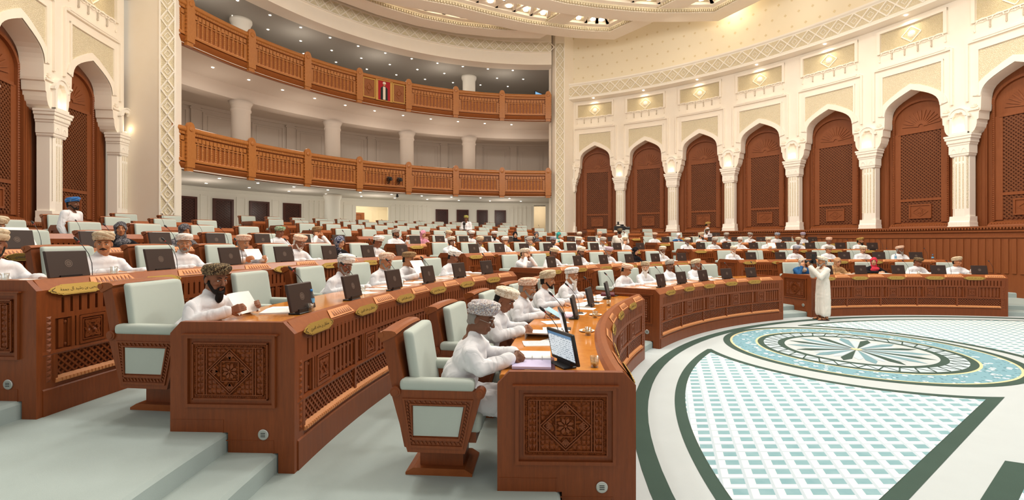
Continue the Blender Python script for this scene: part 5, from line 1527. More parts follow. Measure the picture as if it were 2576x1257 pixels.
def hair_bits():
    S = SH(); S.ell((0, .035, -.005), (.0755, .078, .075), 16, 10); S.ell((0, .06, -.055), (.055, .045, .03), 12, 8); hair = S.remesh('hair', .009, 2)
    def jaw(r, low, mous=True, chin=0):
        S = SH(); pts = [(-.067, .0, -.02), (-.061, -.018, -.05), (-.044, -.055, -.086), (-.023, -.085, -.104), (0, -.093, -.108), (.023, -.085, -.104), (.044, -.055, -.086), (.061, -.018, -.05), (.067, 0, -.02)]
        rs = [r*.5, r*.8, r, r*1.05, r*1.1, r*1.05, r, r*.8, r*.5]; S.chain(pts, rs)
        S.cap((-.03, -.06, -.10), (.03, -.06, -.10), r*1.2)
        if mous: S.cap((-.026, -.100, -.052), (0, -.112, -.046), .006, .0085); S.cap((.026, -.100, -.052), (0, -.112, -.046), .006, .0085); S.cap((-.030, -.095, -.06), (-.030, -.09, -.095), .008, .012); S.cap((.030, -.095, -.06), (.030, -.09, -.095), .008, .012)
        if chin: S.ell((0, -.085, -.125-chin*.4), (.036, .030, .03+chin*.6), 12, 8)
        return S.remesh('beard', .0065, 2)
    S = SH(); S.cap((-.032, -.100, -.056), (0, -.113, -.046), .0055, .009); S.cap((.032, -.100, -.056), (0, -.113, -.046), .0055, .009); mo = S.remesh('moustache', .0045, 1)
    e = MB(); d = MB(); br = MB()
    for s in (-1, 1):
        e.ell((s*.030, -.0835, .004), (.0125, .0095, .0065), 12, 8); d.ell((s*.030, -.0905, .0035), (.0055, .0035, .0055), 10, 6)
        d.tube([(s*.044, -.080, .009), (s*.030, -.0925, .0125), (s*.017, -.088, .007)], .0016, 5)
        br.tube([(s*.050, -.083, .030), (s*.034, -.098, .036), (s*.013, -.101, .031)], [.003, .0045, .004], 6)
    eye = MB(); eye.merge(e); n = len(eye.f); eye.merge(d)
    eye.m = [0]*n+[1]*(len(eye.f)-n)
    lp = MB(); lp.tube([(-.023, -.094, -.0635), (-.010, -.1035, -.0605), (0, -.105, -.062), (.010, -.1035, -.0605), (.023, -.094, -.0635)], [.0015, .0035, .003, .0035, .0015], 6); lp.tube([(-.018, -.095, -.068), (0, -.1035, -.071), (.018, -.095, -.068)], [.002, .0042, .002], 6)
    g = MB()
    for s in (-1, 1):
        pts = [(s*.033+.021*math.cos(2*PI*k/16), -.110, -.002+.016*math.sin(2*PI*k/16)) for k in range(17)]; g.tube(pts, .0011, 5); g.tube([(s*.054, -.110, .0), (s*.078, -.02, .004), (s*.080, .01, .0)], .0011, 5)
    g.tube([(-.012, -.111, .0), (0, -.1125, .003), (.012, -.111, .0)], .0011, 5)
    return hair, jaw(.016, 0), jaw(.019, 0, True, .05), jaw(.020, 0, True, .11), mo, eye.mesh('eyes', [EYEW, EYED], True), br.mesh('eyebrows', [HAIRB], True), g.mesh('glasses', [METAL], True), lp.mesh('lips', [LIP], True)
HAIR, BEARD1, BEARD2, BEARD3, MOUST, EYES, BROWS, GLAS, LIPS = hair_bits()
def hijab_mesh():
    S = SH(); S.ell((0, .008, .022), (.094, .114, .112), 18, 12); S.ell((0, .0, -.06), (.078, .084, .075), 16, 10); S.ell((0, .01, -.13), (.085, .085, .07), 16, 10)
    S.ell((0, .03, -.21), (.15, .11, .07), 16, 10); S.ell((0, -.02, -.24), (.13, .10, .08), 16, 10)
    def fn(co, no):
        x, y, z = co.T; d = .004*np.sin(60*z+18*x)+.003*np.sin(40*x-30*y); c = co+no*d[:, None]
        # open the cloth round the face
        m = ((x/.060)**2+((z+.026)/.088)**2 < 1) & (y < -.02); c[m, 1] = np.maximum(c[m, 1], -.03); return c
    return S.remesh('headscarf', .009, 3, fn)
HIJ = hijab_mesh()
def omat(o, m):
    if o.data.users > 0:
        o.material_slots[0].link = 'OBJECT'; o.material_slots[0].material = m
    return o
def person(V, label, loc, rz, sk=0, head='turban', tcol='cream', tk=0, beard=None, bcol=None, glasses=False, robe=None, group='seated members', cat='person', scale=1.0):
    b = ob('person', V['body'], None, loc, rz); omat(b, SKINS[sk]); tag(b, label, cat, group); b.scale = (scale,)*3
    r = ob('robe', V['robe'], b); omat(r, robe or ROBE)
    HM = V['HM']
    def att(name, me, mt=None):
        o = ob(name, me, b); o.matrix_local = HM
        if mt: omat(o, mt)
        return o
    att('eyes', EYES); att('lips', LIPS)
    if head == 'turban':
        att('turban', TURB[tk % 6], TB[tcol]); att('hair', HAIR, bcol if bcol in (HAIRG, HAIRW) else HAIRB)
    elif head == 'scarf': att('headscarf', HIJ, HJ[tcol])
    if head != 'scarf':
        att('eyebrows', BROWS, bcol or HAIRB)
        if beard: att('beard' if beard != 'm' else 'moustache', {'s': BEARD1, 'b': BEARD2, 'l': BEARD3, 'm': MOUST}[beard], bcol or HAIRB)
    else: att('eyebrows', BROWS, HAIRB)
    if glasses: att('glasses', GLAS)
    return b
# far variants, shared by many sitters
FV = [figure('person', p, yw, pt, ln, .012, .018, seed=k, amp=.007, fr=.0115) for k, (p, yw, pt, ln) in enumerate((
      ('read', 0, .30, .10), ('write', .15, .42, .13), ('cheek', -.2, .10, .08), ('talk', .5, .05, .06), ('clasp', -.55, .0, .04), ('hold', .1, .25, .06), ('read', -.9, .05, .04), ('glasses', 0, .15, .10), ('write', -.25, .25, .10), ('read', .7, .05, .05)))]
def seat_xy(sec, i, k, back=0.0, da=0.0):
    a = math.radians(seats_of(i, sec)[k])+da; return P(HC, ROWR[i]+CHR-.04+back, a, ZP[i+1]), a-PI/2
# ---- near figures, each with its own pose
NV = {}
NV['old'] = figure('person', 'clasp', -.10, .36, .10, .0055, .0095, 1.12, 21, .0075, fr=.0085, wide=1.14)
NV['n2'] = figure('person', 'clasp', -.15, .50, .14, .0075, .011, 1.02, 22, .0070, fr=.009, wide=1.05)
NV['n3'] = figure('person', 'write', -.1, .22, .14, .0075, .011, 1.0, 23, .0070, fr=.009)
NV['n4'] = figure('person', 'write', .05, .12, .10, .0075, .011, 1.0, 24, .0070, fr=.009)
NV['n5'] = figure('person', 'read', -.1, .12, .12, .0075, .012, 1.0, 25, .0070, fr=.009)
NV['m1'] = figure('person', 'hold', -.35, .24, .12, .0058, .0095, 1.02, 26, .0070, fr=.0088, wide=1.12)
NV['m2'] = figure('person', 'write', -.2, .38, .16, .0075, .011, 1.05, 27, .0070, fr=.009, wide=1.05)
NV['m3'] = figure('person', 'read', -.1, .30, .14, .0075, .011, 1.05, 28, .0070, fr=.009, wide=1.05)
NV['r2'] = figure('person', 'write', -.75, .12, .08, .0085, .012, 1.12, 29, .007, fr=.0095, wide=1.15)
NV['r3'] = figure('person', 'read', -.7, .18, .08, .0085, .012, 1.05, 30, .007, fr=.0095, wide=1.05)
def put_person(key, sec, i, k, label, **kw):
    V = NV[key] if isinstance(key, str) else FV[key]
    back = kw.pop('back', 0); da = kw.pop('da', 0); rz = kw.pop('rz', 0)
    back_ = back; loc, r = seat_xy(sec, i, k, back-(.12 if (sec, i) == ('a', 2) else .05), da); loc = (loc[0], loc[1], loc[2]-(.05 if (sec, i) != ('a', 0) else .02)); return person(V, label, loc, r+rz, **kw)
W_ = 'white robe'
G = lambda i, s: 'people seated in the %s row, %s' % (ROWN[i], SECN[s])
put_person('old', 'a', 0, 0, 'elderly man in white robe and paisley turban with glasses, nearest in the front row', sk=2, tcol='paisley', tk=1, bcol=HAIRG, glasses=True, group=G(0, 'a'), back=-.02)
put_person('n2', 'a', 0, 1, 'man in white robe and cream turban looking down, second in the front row', sk=1, tcol='cream', tk=3, group=G(0, 'a'))
put_person('n3', 'a', 0, 2, 'man with glasses and grey beard, third from the camera in the front row', sk=0, tcol='salmon', tk=0, beard='s', bcol=HAIRG, glasses=True, group=G(0, 'a'))
put_person('n4', 'a', 0, 3, 'man with short black beard and tan turban, fourth in the front row', sk=0, tcol='tan', tk=2, beard='s', group=G(0, 'a'))
put_person('n5', 'a', 0, 4, 'man with long white beard at the far end of the near front row', sk=0, tcol='white', tk=4, beard='l', bcol=HAIRW, group=G(0, 'a'))
put_person('m1', 'a', 1, 0, 'bearded man in black embroidered turban reading papers at the second row desk end', sk=1, tcol='black', tk=0, beard='b', group=G(1, 'a'), da=.018, back=-.14)
put_person('m2', 'a', 1, 2, 'grey bearded man in white robe bending over papers, second row, left block', sk=1, tcol='white', tk=2, beard='s', bcol=HAIRG, group=G(1, 'a'))
put_person('m3', 'a', 1, 3, 'man in salmon turban, short grey beard, second row beside the paper holder', sk=0, tcol='salmon', tk=1, beard='s', bcol=HAIRG, group=G(1, 'a'))
put_person(5, 'a', 1, 4, 'man with moustache, glasses and brown cap holding up a printed page', sk=0, tcol='brown', tk=3, beard='m', glasses=True, group=G(1, 'a'), da=.02)
put_person(1, 'a', 1, 5, 'young man in white turban reading, last seat of the second row, left block', sk=1, tcol='white', tk=5, group=G(1, 'a'))
put_person('r3', 'a', 2, 0, 'man cut off by the left edge of the photo, hand on the desk', sk=1, tcol='tan', tk=2, beard='s', group=G(2, 'a'))
put_person('r2', 'a', 2, 1, 'heavy man with black moustache and tan striped turban, third row', sk=0, tcol='tan', tk=4, beard='m', group=G(2, 'a'))
put_person('r3', 'a', 2, 2, 'man with glasses and grey beard in white turban, third row, left block', sk=0, tcol='white', tk=0, beard='s', bcol=HAIRG, glasses=True, group=G(2, 'a'))
put_person(5, 'a', 2, 3, 'man with salmon turban and grey moustache turning a page, third row', sk=0, tcol='salmon', tk=3, beard='m', bcol=HAIRG, group=G(2, 'a'), rz=-.2)
put_person(1, 'a', 2, 4, 'bespectacled man in red and white patterned turban, third row, left block', sk=1, tcol='salmon', tk=4, glasses=True, beard='s', bcol=HAIRW, group=G(2, 'a'))
put_person(0, 'a', 2, 5, 'woman in navy floral headscarf, third row of the left block', sk=3, head='scarf', tcol='navy', robe=ROBE_BLK, group=G(2, 'a'))
put_person(1, 'a', 2, 6, 'man in white turban looking down at the end of the third row', sk=1, tcol='white', tk=1, group=G(2, 'a'))
put_person(5, 'a', 3, 1, 'man in tan turban reading a newspaper at the far left, fourth row', sk=0, tcol='tan', tk=1, beard='m', bcol=HAIRG, group=G(3, 'a'), da=-.02)
put_person(4, 'a', 3, 3, 'woman in charcoal headscarf looking aside, fourth row, left block', sk=0, head='scarf', tcol='char', robe=ROBE_BLK, group=G(3, 'a'))
put_person(0, 'a', 3, 4, 'woman in grey and black headscarf, fourth row, right of the other woman', sk=0, head='scarf', tcol='char', robe=HJ['char'], group=G(3, 'a'))
put_person(0, 'a', 3, 6, 'man in green turban looking down, fourth row, left block', sk=1, tcol='green', tk=0, group=G(3, 'a'))
put_person(7, 'a', 3, 7, 'man in brown turban with both hands at his face, fourth row', sk=0, tcol='brown', tk=5, group=G(3, 'a'))
FAR = {
 ('b', 0): [(1, 'salmon', 0, None, 'leaning over papers at the near end'), (6, 'tan', 3, 'l', 'with white beard looking sideways'), (4, 'grey', 2, 'm', 'with moustache holding his hands together'), (9, 'tan', 1, 's', 'with black beard looking ahead')],
 ('b', 1): [(7, 'cream', 0, None, 'with hands at his glasses'), (1, 'tan', 3, 'm', 'reading with a moustache'), (0, 'cream', 2, 's', 'bowed over a page'), (1, 'purple', 1, 's', 'in lilac turban writing'), (0, '*black', 0, None, 'woman in black scarf'), (8, 'cream', 4, 'l', 'with white beard over papers')],
 ('b', 2): [(2, 'cream', 0, 's', 'with hand at his cheek'), (0, 'tan', 2, 's', 'reading'), (2, 'white', 1, None, 'resting his chin on a hand'), (9, 'grey', 3, 's', 'with black beard'), (6, 'bluegrey', 0, 's', 'with blue grey turban'), (0, 'cream', 5, None, 'looking down'), (1, 'grey', 2, 'b', 'with grey beard'), (2, 'tan', 4, None, 'with raised hand')],
 ('b', 3): [(3, 'grey', 2, 's', 'looking to one side'), (0, '*pink', 0, None, 'woman in pink scarf'), (1, 'tan', 0, None, 'leaning forward'), (0, 'white', 1, None, 'in white turban'), (0, 'white', 3, 'b', 'with dark beard'), (4, '*black', 0, None, 'woman in black'), (4, '*char', 0, None, 'woman in dark scarf'), (0, '*teal', 0, None, 'person in teal scarf'), (8, 'cream', 1, None, 'writing'), (2, 'salmon', 2, None, 'in salmon turban')],
 ('c', 0): [(2, '*floral', 0, None, 'woman in floral scarf and blue jacket'), (0, '*brown', 0, None, 'woman in brown scarf behind the photographer'), (4, '*red', 0, None, 'woman in bright red scarf and black jacket'), (1, 'black', 3, None, 'man in dark turban writing'), (3, 'tan', 5, None, 'man in tan turban at the right end')],
 ('c', 1): [(0, 'cream', 1, 'l', 'with white beard'), None, (1, 'bluegrey', 2, 'm', 'in blue grey turban'), (0, 'grey', 0, None, 'looking down'), (0, 'cream', 4, 'm', 'drinking near a bottle'), (9, 'salmon', 3, 'b', 'with grey beard at the right')],
 ('c', 2): [(0, 'cream', 0, 'b', 'with white beard'), (1, 'grey', 2, 's', 'in grey turban'), (6, 'white', 1, 'l', 'with white cap and long beard'), (5, 'cream', 3, 'm', 'holding a page'), (8, 'tan', 5, None, 'in tan turban'), (0, 'salmon', 2, None, 'with glasses'), (9, 'gold', 0, 'b', 'with golden turban and black beard')],
 ('c', 3): [(0, 'salmon', 0, None, 'with headphones'), (0, '*white', 0, None, 'woman in white scarf and blue dress'), (9, 'tan', 2, 'b', 'with black beard'), (0, 'grey', 1, 'b', 'with grey beard'), (6, 'grey', 3, 'l', 'with white beard'), (1, 'bluegrey', 4, None, 'in blue turban'), (8, 'purple', 5, None, 'in lilac turban'), (0, 'cream', 2, 'b', 'in cream turban')],
 ('c', 4): [None, None, None, (3, 'black', 0, 'b', 'with dark turban in the fifth row')],
}
for (sec, i), lst in FAR.items():
    for k, q in enumerate(lst):
        if q is None or k >= len(seats_of(i, sec)): continue
        v, col, tk, bd, txt = q; fem = col.startswith('*')
        head = 'scarf' if fem else 'turban'; rb = None
        if fem: rb = {'*floral': ROBE_BLUE, '*white': ROBE_BLUE, '*brown': ROBE_TAN, '*pink': HJ['pink'], '*teal': ROBE_CREAM}.get(col, ROBE_BLK)
        base = txt if txt.startswith(('woman', 'person', 'man')) else 'man '+txt
        lab = '%s, %s seat, %s row, %s' % (base, NUM[k], ROWN[i], SECN[sec])
        if fem and not base.startswith(('woman', 'person')): pass
        bc = {'l': HAIRW, 'b': HAIRB if 'black' in txt or 'dark' in txt or 'golden' in txt else HAIRG, 's': HAIRG if k % 2 else HAIRB, 'm': HAIRB}.get(bd)
        put_person(v, sec, i, k, lab, sk=(k*7+i*3) % 4 if not fem else 3, head=head, tcol=col.lstrip('*'), tk=tk, beard=bd, bcol=bc, robe=rb, group=G(i, sec), rz=random.uniform(-.1, .1), glasses=('glasses' in txt))
# ---- standing figures
def standing(name, arms, yaw=0, pitch=0, vox=.008, rvox=.014, seed=50, stride=.0, lean=0.0, fr=.009, amp=.004):
    S = SH(); hc = Vector((0, -.02-lean, 1.50)); HM = headmat(yaw, pitch, 0, hc); head_shells(S, HM)
    S.cap(tuple(HM @ Vector((0, .03, -.10))), (0, .02, 1.30), .052, .062); S.cap((0, .02, 1.3), (0, .02, .92), .10, .10)
    for s, (e, w, f, p) in zip((-1, 1), arms):
        S.chain([(0, .0, 1.27), (s*.17, .0, 1.27), e, w], [.05, .036, .027, .025]); hand_shells(S, w, f, p, 1.0, s, fr)
        y = s*stride
        S.chain([(s*.05, .02, .92), (s*.09, .0+y*.5, .50), (s*.09, .04+y, .07)], [.09, .055, .038]); S.cap((s*.09, .05+y, .04), (s*.10, -.13+y, .028), .034, .030)
        for q in range(4): S.cap((s*.10+(q-1.5)*.016, -.14+y, .024), (s*.10+(q-1.5)*.018, -.175+y, .020), .012, .010)
    body = S.remesh(name, vox, 2)
    R = SH(); R.cap((-.16, .01, 1.30), (.16, .01, 1.30), .07); R.cap((0, .01, 1.28), (0, .01, 1.37), .075, .057)
    R.ell((0, .01, 1.18), (.19, .13, .17), 18, 12); R.ell((0, .0, 1.0), (.175, .13, .18), 18, 12)
    for s in (-1, 1):
        y = s*stride; R.chain([(s*.05, .0, .98), (s*.09, 0+y*.4, .6), (s*.11, .0+y*.8, .18)], [.13, .125, .12])
    R.chain([(0, 0, .9), (0, 0, .18)], [.15, .12])
    for s, (e, w, f, p) in zip((-1, 1), arms):
        R.chain([(s*.18, .0, 1.29), e, tuple(Vector(w)*.9+Vector(e)*.1)], [.078, .066, .062]); 
    def fn(co, no):
        z = co[:, 2]; x, y = co[:, 0], co[:, 1]; f = np.clip((1.05-z)/.8, 0, 1)
        an = np.arctan2(y, x); d = .010*f*np.abs(np.sin(an*4+2*np.sin(z*3)))-.004*f; c = folds(seed, amp)(co, no)+no*d[:, None]
        c[:, 2] = np.maximum(c[:, 2], .115+.012*np.sin(3*an)); return c
    robe = R.remesh('robe', rvox, 5, fn, [ROBE]); return dict(body=body, robe=robe, HM=HM)
CAM_ARMS = (((-.24, -.12, 1.12), (-.085, -.27, 1.42), (.2, -.3, 1), (.6, -.2, .2)), ((.22, -.18, 1.10), (.06, -.36, 1.38), (-.1, -.6, .8), (-.2, 0, 1)))
SIDE = (((-.25, .03, 1.02), (-.23, -.06, .80), (.05, -.2, -1), (1, 0, 0)), ((.25, .03, 1.02), (.23, -.08, .80), (-.05, -.2, -1), (-1, 0, 0)))
UP = (((-.30, -.06, 1.12), (-.20, -.10, 1.42), (.2, -.3, 1), (1, 0, 0)), ((.24, -.10, 1.05), (.12, -.30, 1.22), (-.2, -.8, .4), (-1, 0, 0)))
HANDSF = (((-.24, -.02, 1.02), (-.08, -.24, 1.0), (.6, -.6, -.2), (0, .3, -1)), ((.24, -.02, 1.02), (.08, -.24, 1.0), (-.6, -.6, -.2), (0, .3, -1)))
SV = [standing('person', CAM_ARMS, 0, .02, .0075, .012, 51), standing('person', SIDE, 0, .05, .009, .014, 52, .10), standing('person', HANDSF, .1, .2, .010, .016, 53), standing('person', UP, 0, 0, .010, .016, 54)]
ph = person(SV[0], 'photographer in long white robe and cream turban standing on the carpet, aiming a camera', (8.05, 12.35, 0.003), math.radians(-94), sk=0, tcol='cream', tk=0, beard='s', bcol=HAIRG, group='standing people', robe=ROBE_CREAM)
sd = MB()
for s in (-1, 1):
    sd.merge(rbox(s*.10-.045, s*.10+.045, -.19, .09, .0, .018, .008, 2)); sd.tube([(s*.10-.045, -.10, .02), (s*.10-.02, -.10, .062), (s*.10+.02, -.10, .062), (s*.10+.045, -.10, .02)], .009, 6); sd.tube([(s*.10-.04, .05, .02), (s*.095, -.06, .085), (s*.10+.04, .05, .02)], .008, 6)
sd.obj('sandals', [newmat('leather_brown', lin('#3a231a'), .5, .3)], ph, True)
def photo_camera():
    c = thing('camera', 'black camera with long lens held by the photographer on the carpet', 'camera')
    b = rbox(-.07, .07, -.04, .04, -.05, .05, .012, 2); b.merge(rbox(-.03, .03, -.035, .035, .045, .085, .01, 2)); b.obj('camera_body', [BLACK], c)
    l = MB(); l.lathe([(.034, -.04), (.036, -.10), (.040, -.13), (.042, -.20), (.038, -.205), (.030, -.20)], 20, (0, 0, 0), 0, 'y'); l.obj('lens', [BLACK], c, True)
    f = rbox(-.035, .035, -.04, .03, .09, .20, .01, 2); f.obj('flash', [BLACK], c)
    s = MB(); s.tube([(-.07, .02, .02), (-.12, .10, -.08), (-.1, .22, -.05)], .005, 6); s.obj('strap', [BLACK], c); return c
c = photo_camera(); fw = Vector((math.sin(math.radians(-94)), -math.cos(math.radians(-94)), 0)); c.location = Vector((8.05, 12.35, 1.505))+fw*.235; c.rotation_euler = (0, 0, math.radians(-94))
person(SV[1], 'man in blue turban and white robe walking along an upper row on the left', P(HC, ROWR[4]+1.9, math.radians(161.3), ZP[5]), math.radians(98), sk=2, tcol='blue', tk=0, beard='s', group='standing people')
person(SV[2], 'camera operator in olive turban standing beside a tripod in an upper row', P(HC, 22.9, math.radians(124.6), ZP[6]), math.radians(-15), sk=2, tcol='olive', tk=2, group='standing people')
person(SV[3], 'cameraman in cream robe seen from behind with a video camera on his shoulder', P(HC, 16.25, math.radians(115.0), ZP[3]), math.radians(170), sk=1, tcol='black', tk=3, group='standing people', robe=ROBE_CREAM)
person(SV[2], 'man in golden turban standing side-on before the right arcade', P(HC, 20.7, math.radians(93.2), ZP[5]), math.radians(80), sk=0, tcol='gold', tk=1, group='standing people')
def tripod_cam(label, loc, rz, h=1.35):
    t = thing('video_camera_tripod', label, 'tripod camera', None, loc, rz)
    for k in range(3):
        a = 2*PI*k/3+.3; l = MB(); l.tube([(0, 0, h-.15), (.28*math.cos(a), .28*math.sin(a), .01)], .014, 6); l.obj('leg', [BLACK], t)
    b = rbox(-.055, .055, -.16, .14, h, h+.13, .015, 2); b.lathe([(.04, -.16), (.045, -.26), (.04, -.27)], 14, (0, 0, h+.065), 0, 'y'); b.obj('camera_body', [BLACK], t)
    hd = MB(); hd.tube([(0, 0, h-.16), (0, 0, h)], .03, 10); hd.tube([(0, .05, h-.03), (.05, .35, h-.15)], .01, 6); hd.obj('pan_head', [BLACK], t); return t
tripod_cam('black video camera on a tripod beside the standing operator in olive turban', P(HC, 22.55, math.radians(125.4), ZP[6]), math.radians(10), 1.2)
def shoulder_cam():
    t = thing('video_camera', 'large black video camera on the shoulder of the cameraman seen from behind', 'camera')
    b = rbox(-.06, .06, -.25, .18, -.08, .08, .02, 2); b.obj('camera_body', [BLACK], t)
    l = MB(); l.lathe([(.05, -.25), (.055, -.40), (.065, -.42), (.06, -.44)], 14, (0, 0, 0), 0, 'y'); l.obj('lens', [BLACK], t, True)
    h = MB(); h.tube([(0, -.2, .07), (0, -.18, .13), (0, .1, .13), (0, .12, .07)], .014, 6); h.merge(rbox(.0, .12, -.22, -.12, .06, .14, .01, 1)); h.box(-.03, .03, .0, .05, .13, .24); h.obj('handle', [BLACK], t); return t
c = shoulder_cam(); pz_ = P(HC, 16.25, math.radians(115.0), ZP[3]); c.location = (pz_[0]-.02, pz_[1]+.05, ZP[3]+1.64); c.rotation_euler = (0, 0, math.radians(105))
# ================================================================== DESK CLUTTER
PAPER = newmat('paper', lin('#f4f3f0'), .8, .1); PAPERP = newmat('pink_paper', lin('#e6c9d6'), .8, .1); PAPERB = newmat('blue_cover', lin('#a9cfdc'), .6, .2); MAROON = newmat('maroon_leather', lin('#5a2230'), .5, .3)
YEL = newmat('yellow_paper', lin('#ecd9a4'), .8, .1); LILAC = newmat('lilac_paper', lin('#cfc6e6'), .8, .1)
def glassmat(name, c, r=.02):
    """thin clear wall: mostly see-through with a sharp reflection that grows at grazing angles"""
    m = newmat(name, lin(c), r, .5); nt = m.node_tree; out = nt.nodes['Material Output']
    tr = nd(m, 'ShaderNodeBsdfTransparent'); tr.inputs[0].default_value = lin(c); gl = nd(m, 'ShaderNodeBsdfGlossy'); gl.inputs['Roughness'].default_value = r
    lw = nd(m, 'ShaderNodeLayerWeight'); lw.inputs[0].default_value = .35; mx = nd(m, 'ShaderNodeMixShader')
    lk(m, math_(m, 'MULTIPLY_ADD', lw.outputs[1], .6), mx.inputs[0]); m.node_tree.nodes[-1]
    for n in nt.nodes:
        if n.type == 'MATH' and n.operation == 'MULTIPLY_ADD': n.inputs[2].default_value = .05
    lk(m, tr.outputs[0], mx.inputs[1]); lk(m, gl.outputs[0], mx.inputs[2]); lk(m, mx.outputs[0], out.inputs[0]); return m
GLS = glassmat('clear_glass', '#f7fbfb'); WATER = glassmat('bottle_plastic', '#dfeef6', .05); BLUECAP = newmat('bottle_cap_blue', lin('#2f86cf'), .4, .4); BLABEL = newmat('bottle_label', lin('#6fb2e0'), .5, .3); TEA = newmat('tea', lin('#c78a3c'), .2, .4, Alpha=1.0)
def printed():
    m = newmat('printed_page', lin('#f2f1ee'), .8, .1); v = coord(m); s = nd(m, 'ShaderNodeSeparateXYZ'); lk(m, v, s.inputs[0])
    a = math_(m, 'GREATER_THAN', math_(m, 'FRACT', math_(m, 'MULTIPLY', s.outputs[1], 70)), .62)
    n = math_(m, 'GREATER_THAN', noise_(m, coord(m, (30, 90, 1)), 3, 1), .42); x = math_(m, 'LESS_THAN', math_(m, 'ABSOLUTE', s.outputs[0]), .08)
    y = math_(m, 'LESS_THAN', math_(m, 'ABSOLUTE', s.outputs[1]), .12)
    f = math_(m, 'MULTIPLY', math_(m, 'MULTIPLY', a, n), math_(m, 'MULTIPLY', x, y))
    lk(m, mixc(m, math_(m, 'MULTIPLY', f, .55), lin('#f2f1ee'), lin('#4a4a52')), bsdf(m).inputs['Base Color']); return m
PRINT = printed()
def deskpt(sec, i, k, du, r, dz=0.0):
    """point on the worktop: du metres clockwise from the seat axis, r metres in from the front"""
    R = ROWR[i]; a = math.radians(seats_of(i, sec)[k])-du/R
    return P(HC, R+r, a, ZP[i+1]+.86-.045+dz), a-PI/2
def where(sec, i, k): return '%s seat, %s row, %s' % (NUM[k], ROWN[i], SECN[sec])
sm = MB(); sm.box(-.105, .105, -.148, .148, 0, .004); SHEET = sm.mesh('paper_sheet', [PRINT])
sm = MB(); random.seed(5)
for q in range(5):
    a = random.uniform(-.10, .10); ca, sa_ = math.cos(a), math.sin(a); t = MB(); t.box(-.105, .105, -.148, .148, q*.005, q*.005+.0045); t.v = [(x*ca-y*sa_, x*sa_+y*ca, z) for x, y, z in t.v]; sm.merge(t)
STACK = sm.mesh('paper_stack', [PRINT])
def tumbler():
    m = MB(); m.lathe([(0, 0), (.030, 0), (.036, .085), (.034, .085), (.028, .008), (0, .008)], 20, cap=False); return m.mesh('tumbler', [GLS], True)
TUM = tumbler()
def bottle_meshes():
    m = MB(); m.lathe([(0, 0), (.030, .0), (.033, .008), (.033, .06), (.030, .066), (.033, .072), (.033, .13), (.026, .155), (.013, .175), (.013, .190)], 20, cap=False)
    c = MB(); c.lathe([(0, .186), (.0155, .186), (.0155, .208), (0, .208)], 16, cap=False); l = MB(); l.lathe([(.0336, .078), (.0336, .122)], 20, cap=False)
    return m.mesh('bottle_body', [WATER], True), c.mesh('cap', [BLUECAP], True), l.mesh('label', [BLABEL], True)
BT = bottle_meshes()
def bottle(loc, label):
    t = thing('water_bottle', label, 'bottle', 'plastic water bottles', loc); ob('bottle_body', BT[0], t); ob('cap', BT[1], t); ob('label', BT[2], t); return t
# loose papers and stacks before the sitters
rp = random.Random(11)
for (sec, i), occ in OCC.items():
    for k in sorted(occ):
        if i > 3 or (sec == 'a' and i == 0) or (sec, i, k) == ('a', 1, 0): continue
        p, rz = deskpt(sec, i, k, rp.uniform(-.1, .25), .66)
        st = rp.random() < .5
        o = ob('paper_stack' if st else 'paper_sheet', STACK if st else SHEET, None, p, rz+rp.uniform(-.3, .3))
        tag(o, ('small stack of printed papers' if st else 'printed sheet of paper')+' on the desk before the '+where(sec, i, k), 'papers', 'papers on the desks')
for (sec, i) in (('a', 1), ('b', 0), ('a', 0), ('b', 1)):
    for k in sorted(OCC[(sec, i)]):
        if (sec, i, k) in (('a', 1, 0), ('a', 0, 0)): continue
        for q in range(2):
            p, rz = deskpt(sec, i, k, rp.uniform(.22, .42)*(1 if q else -1), rp.uniform(.52, .72))
            o = ob('paper_sheet', SHEET, None, (p[0], p[1], p[2]+.0005), rz+rp.uniform(-.6, .6))
            tag(o, 'loose sheet %s of the %s' % ('right' if q else 'left', where(sec, i, k)), 'papers', 'papers on the desks')
for sec, i, k in (('a', 2, 0), ('a', 2, 1), ('a', 3, 1), ('a', 1, 3), ('b', 0, 2), ('b', 3, 1), ('c', 1, 2), ('c', 0, 3), ('b', 1, 2), ('a', 1, 2)):
    p, rz = deskpt(sec, i, k, -.30, .62); tag(ob('glass_tumbler', TUM, None, p), 'small clear glass tumbler on the desk near the '+where(sec, i, k), 'glass', 'glass tumblers')
for sec, i, k in (('a', 3, 1), ('b', 3, 2), ('c', 1, 5), ('c', 1, 4), ('b', 2, 0)):
    p, rz = deskpt(sec, i, k, .26 if sec != 'c' else .62, .55)
    if (sec, i, k) == ('c', 1, 5): p, rz = deskpt(sec, i, k, .55, .5)
    bottle(p, 'water bottle with blue cap on the desk near the '+where(sec, i, k))
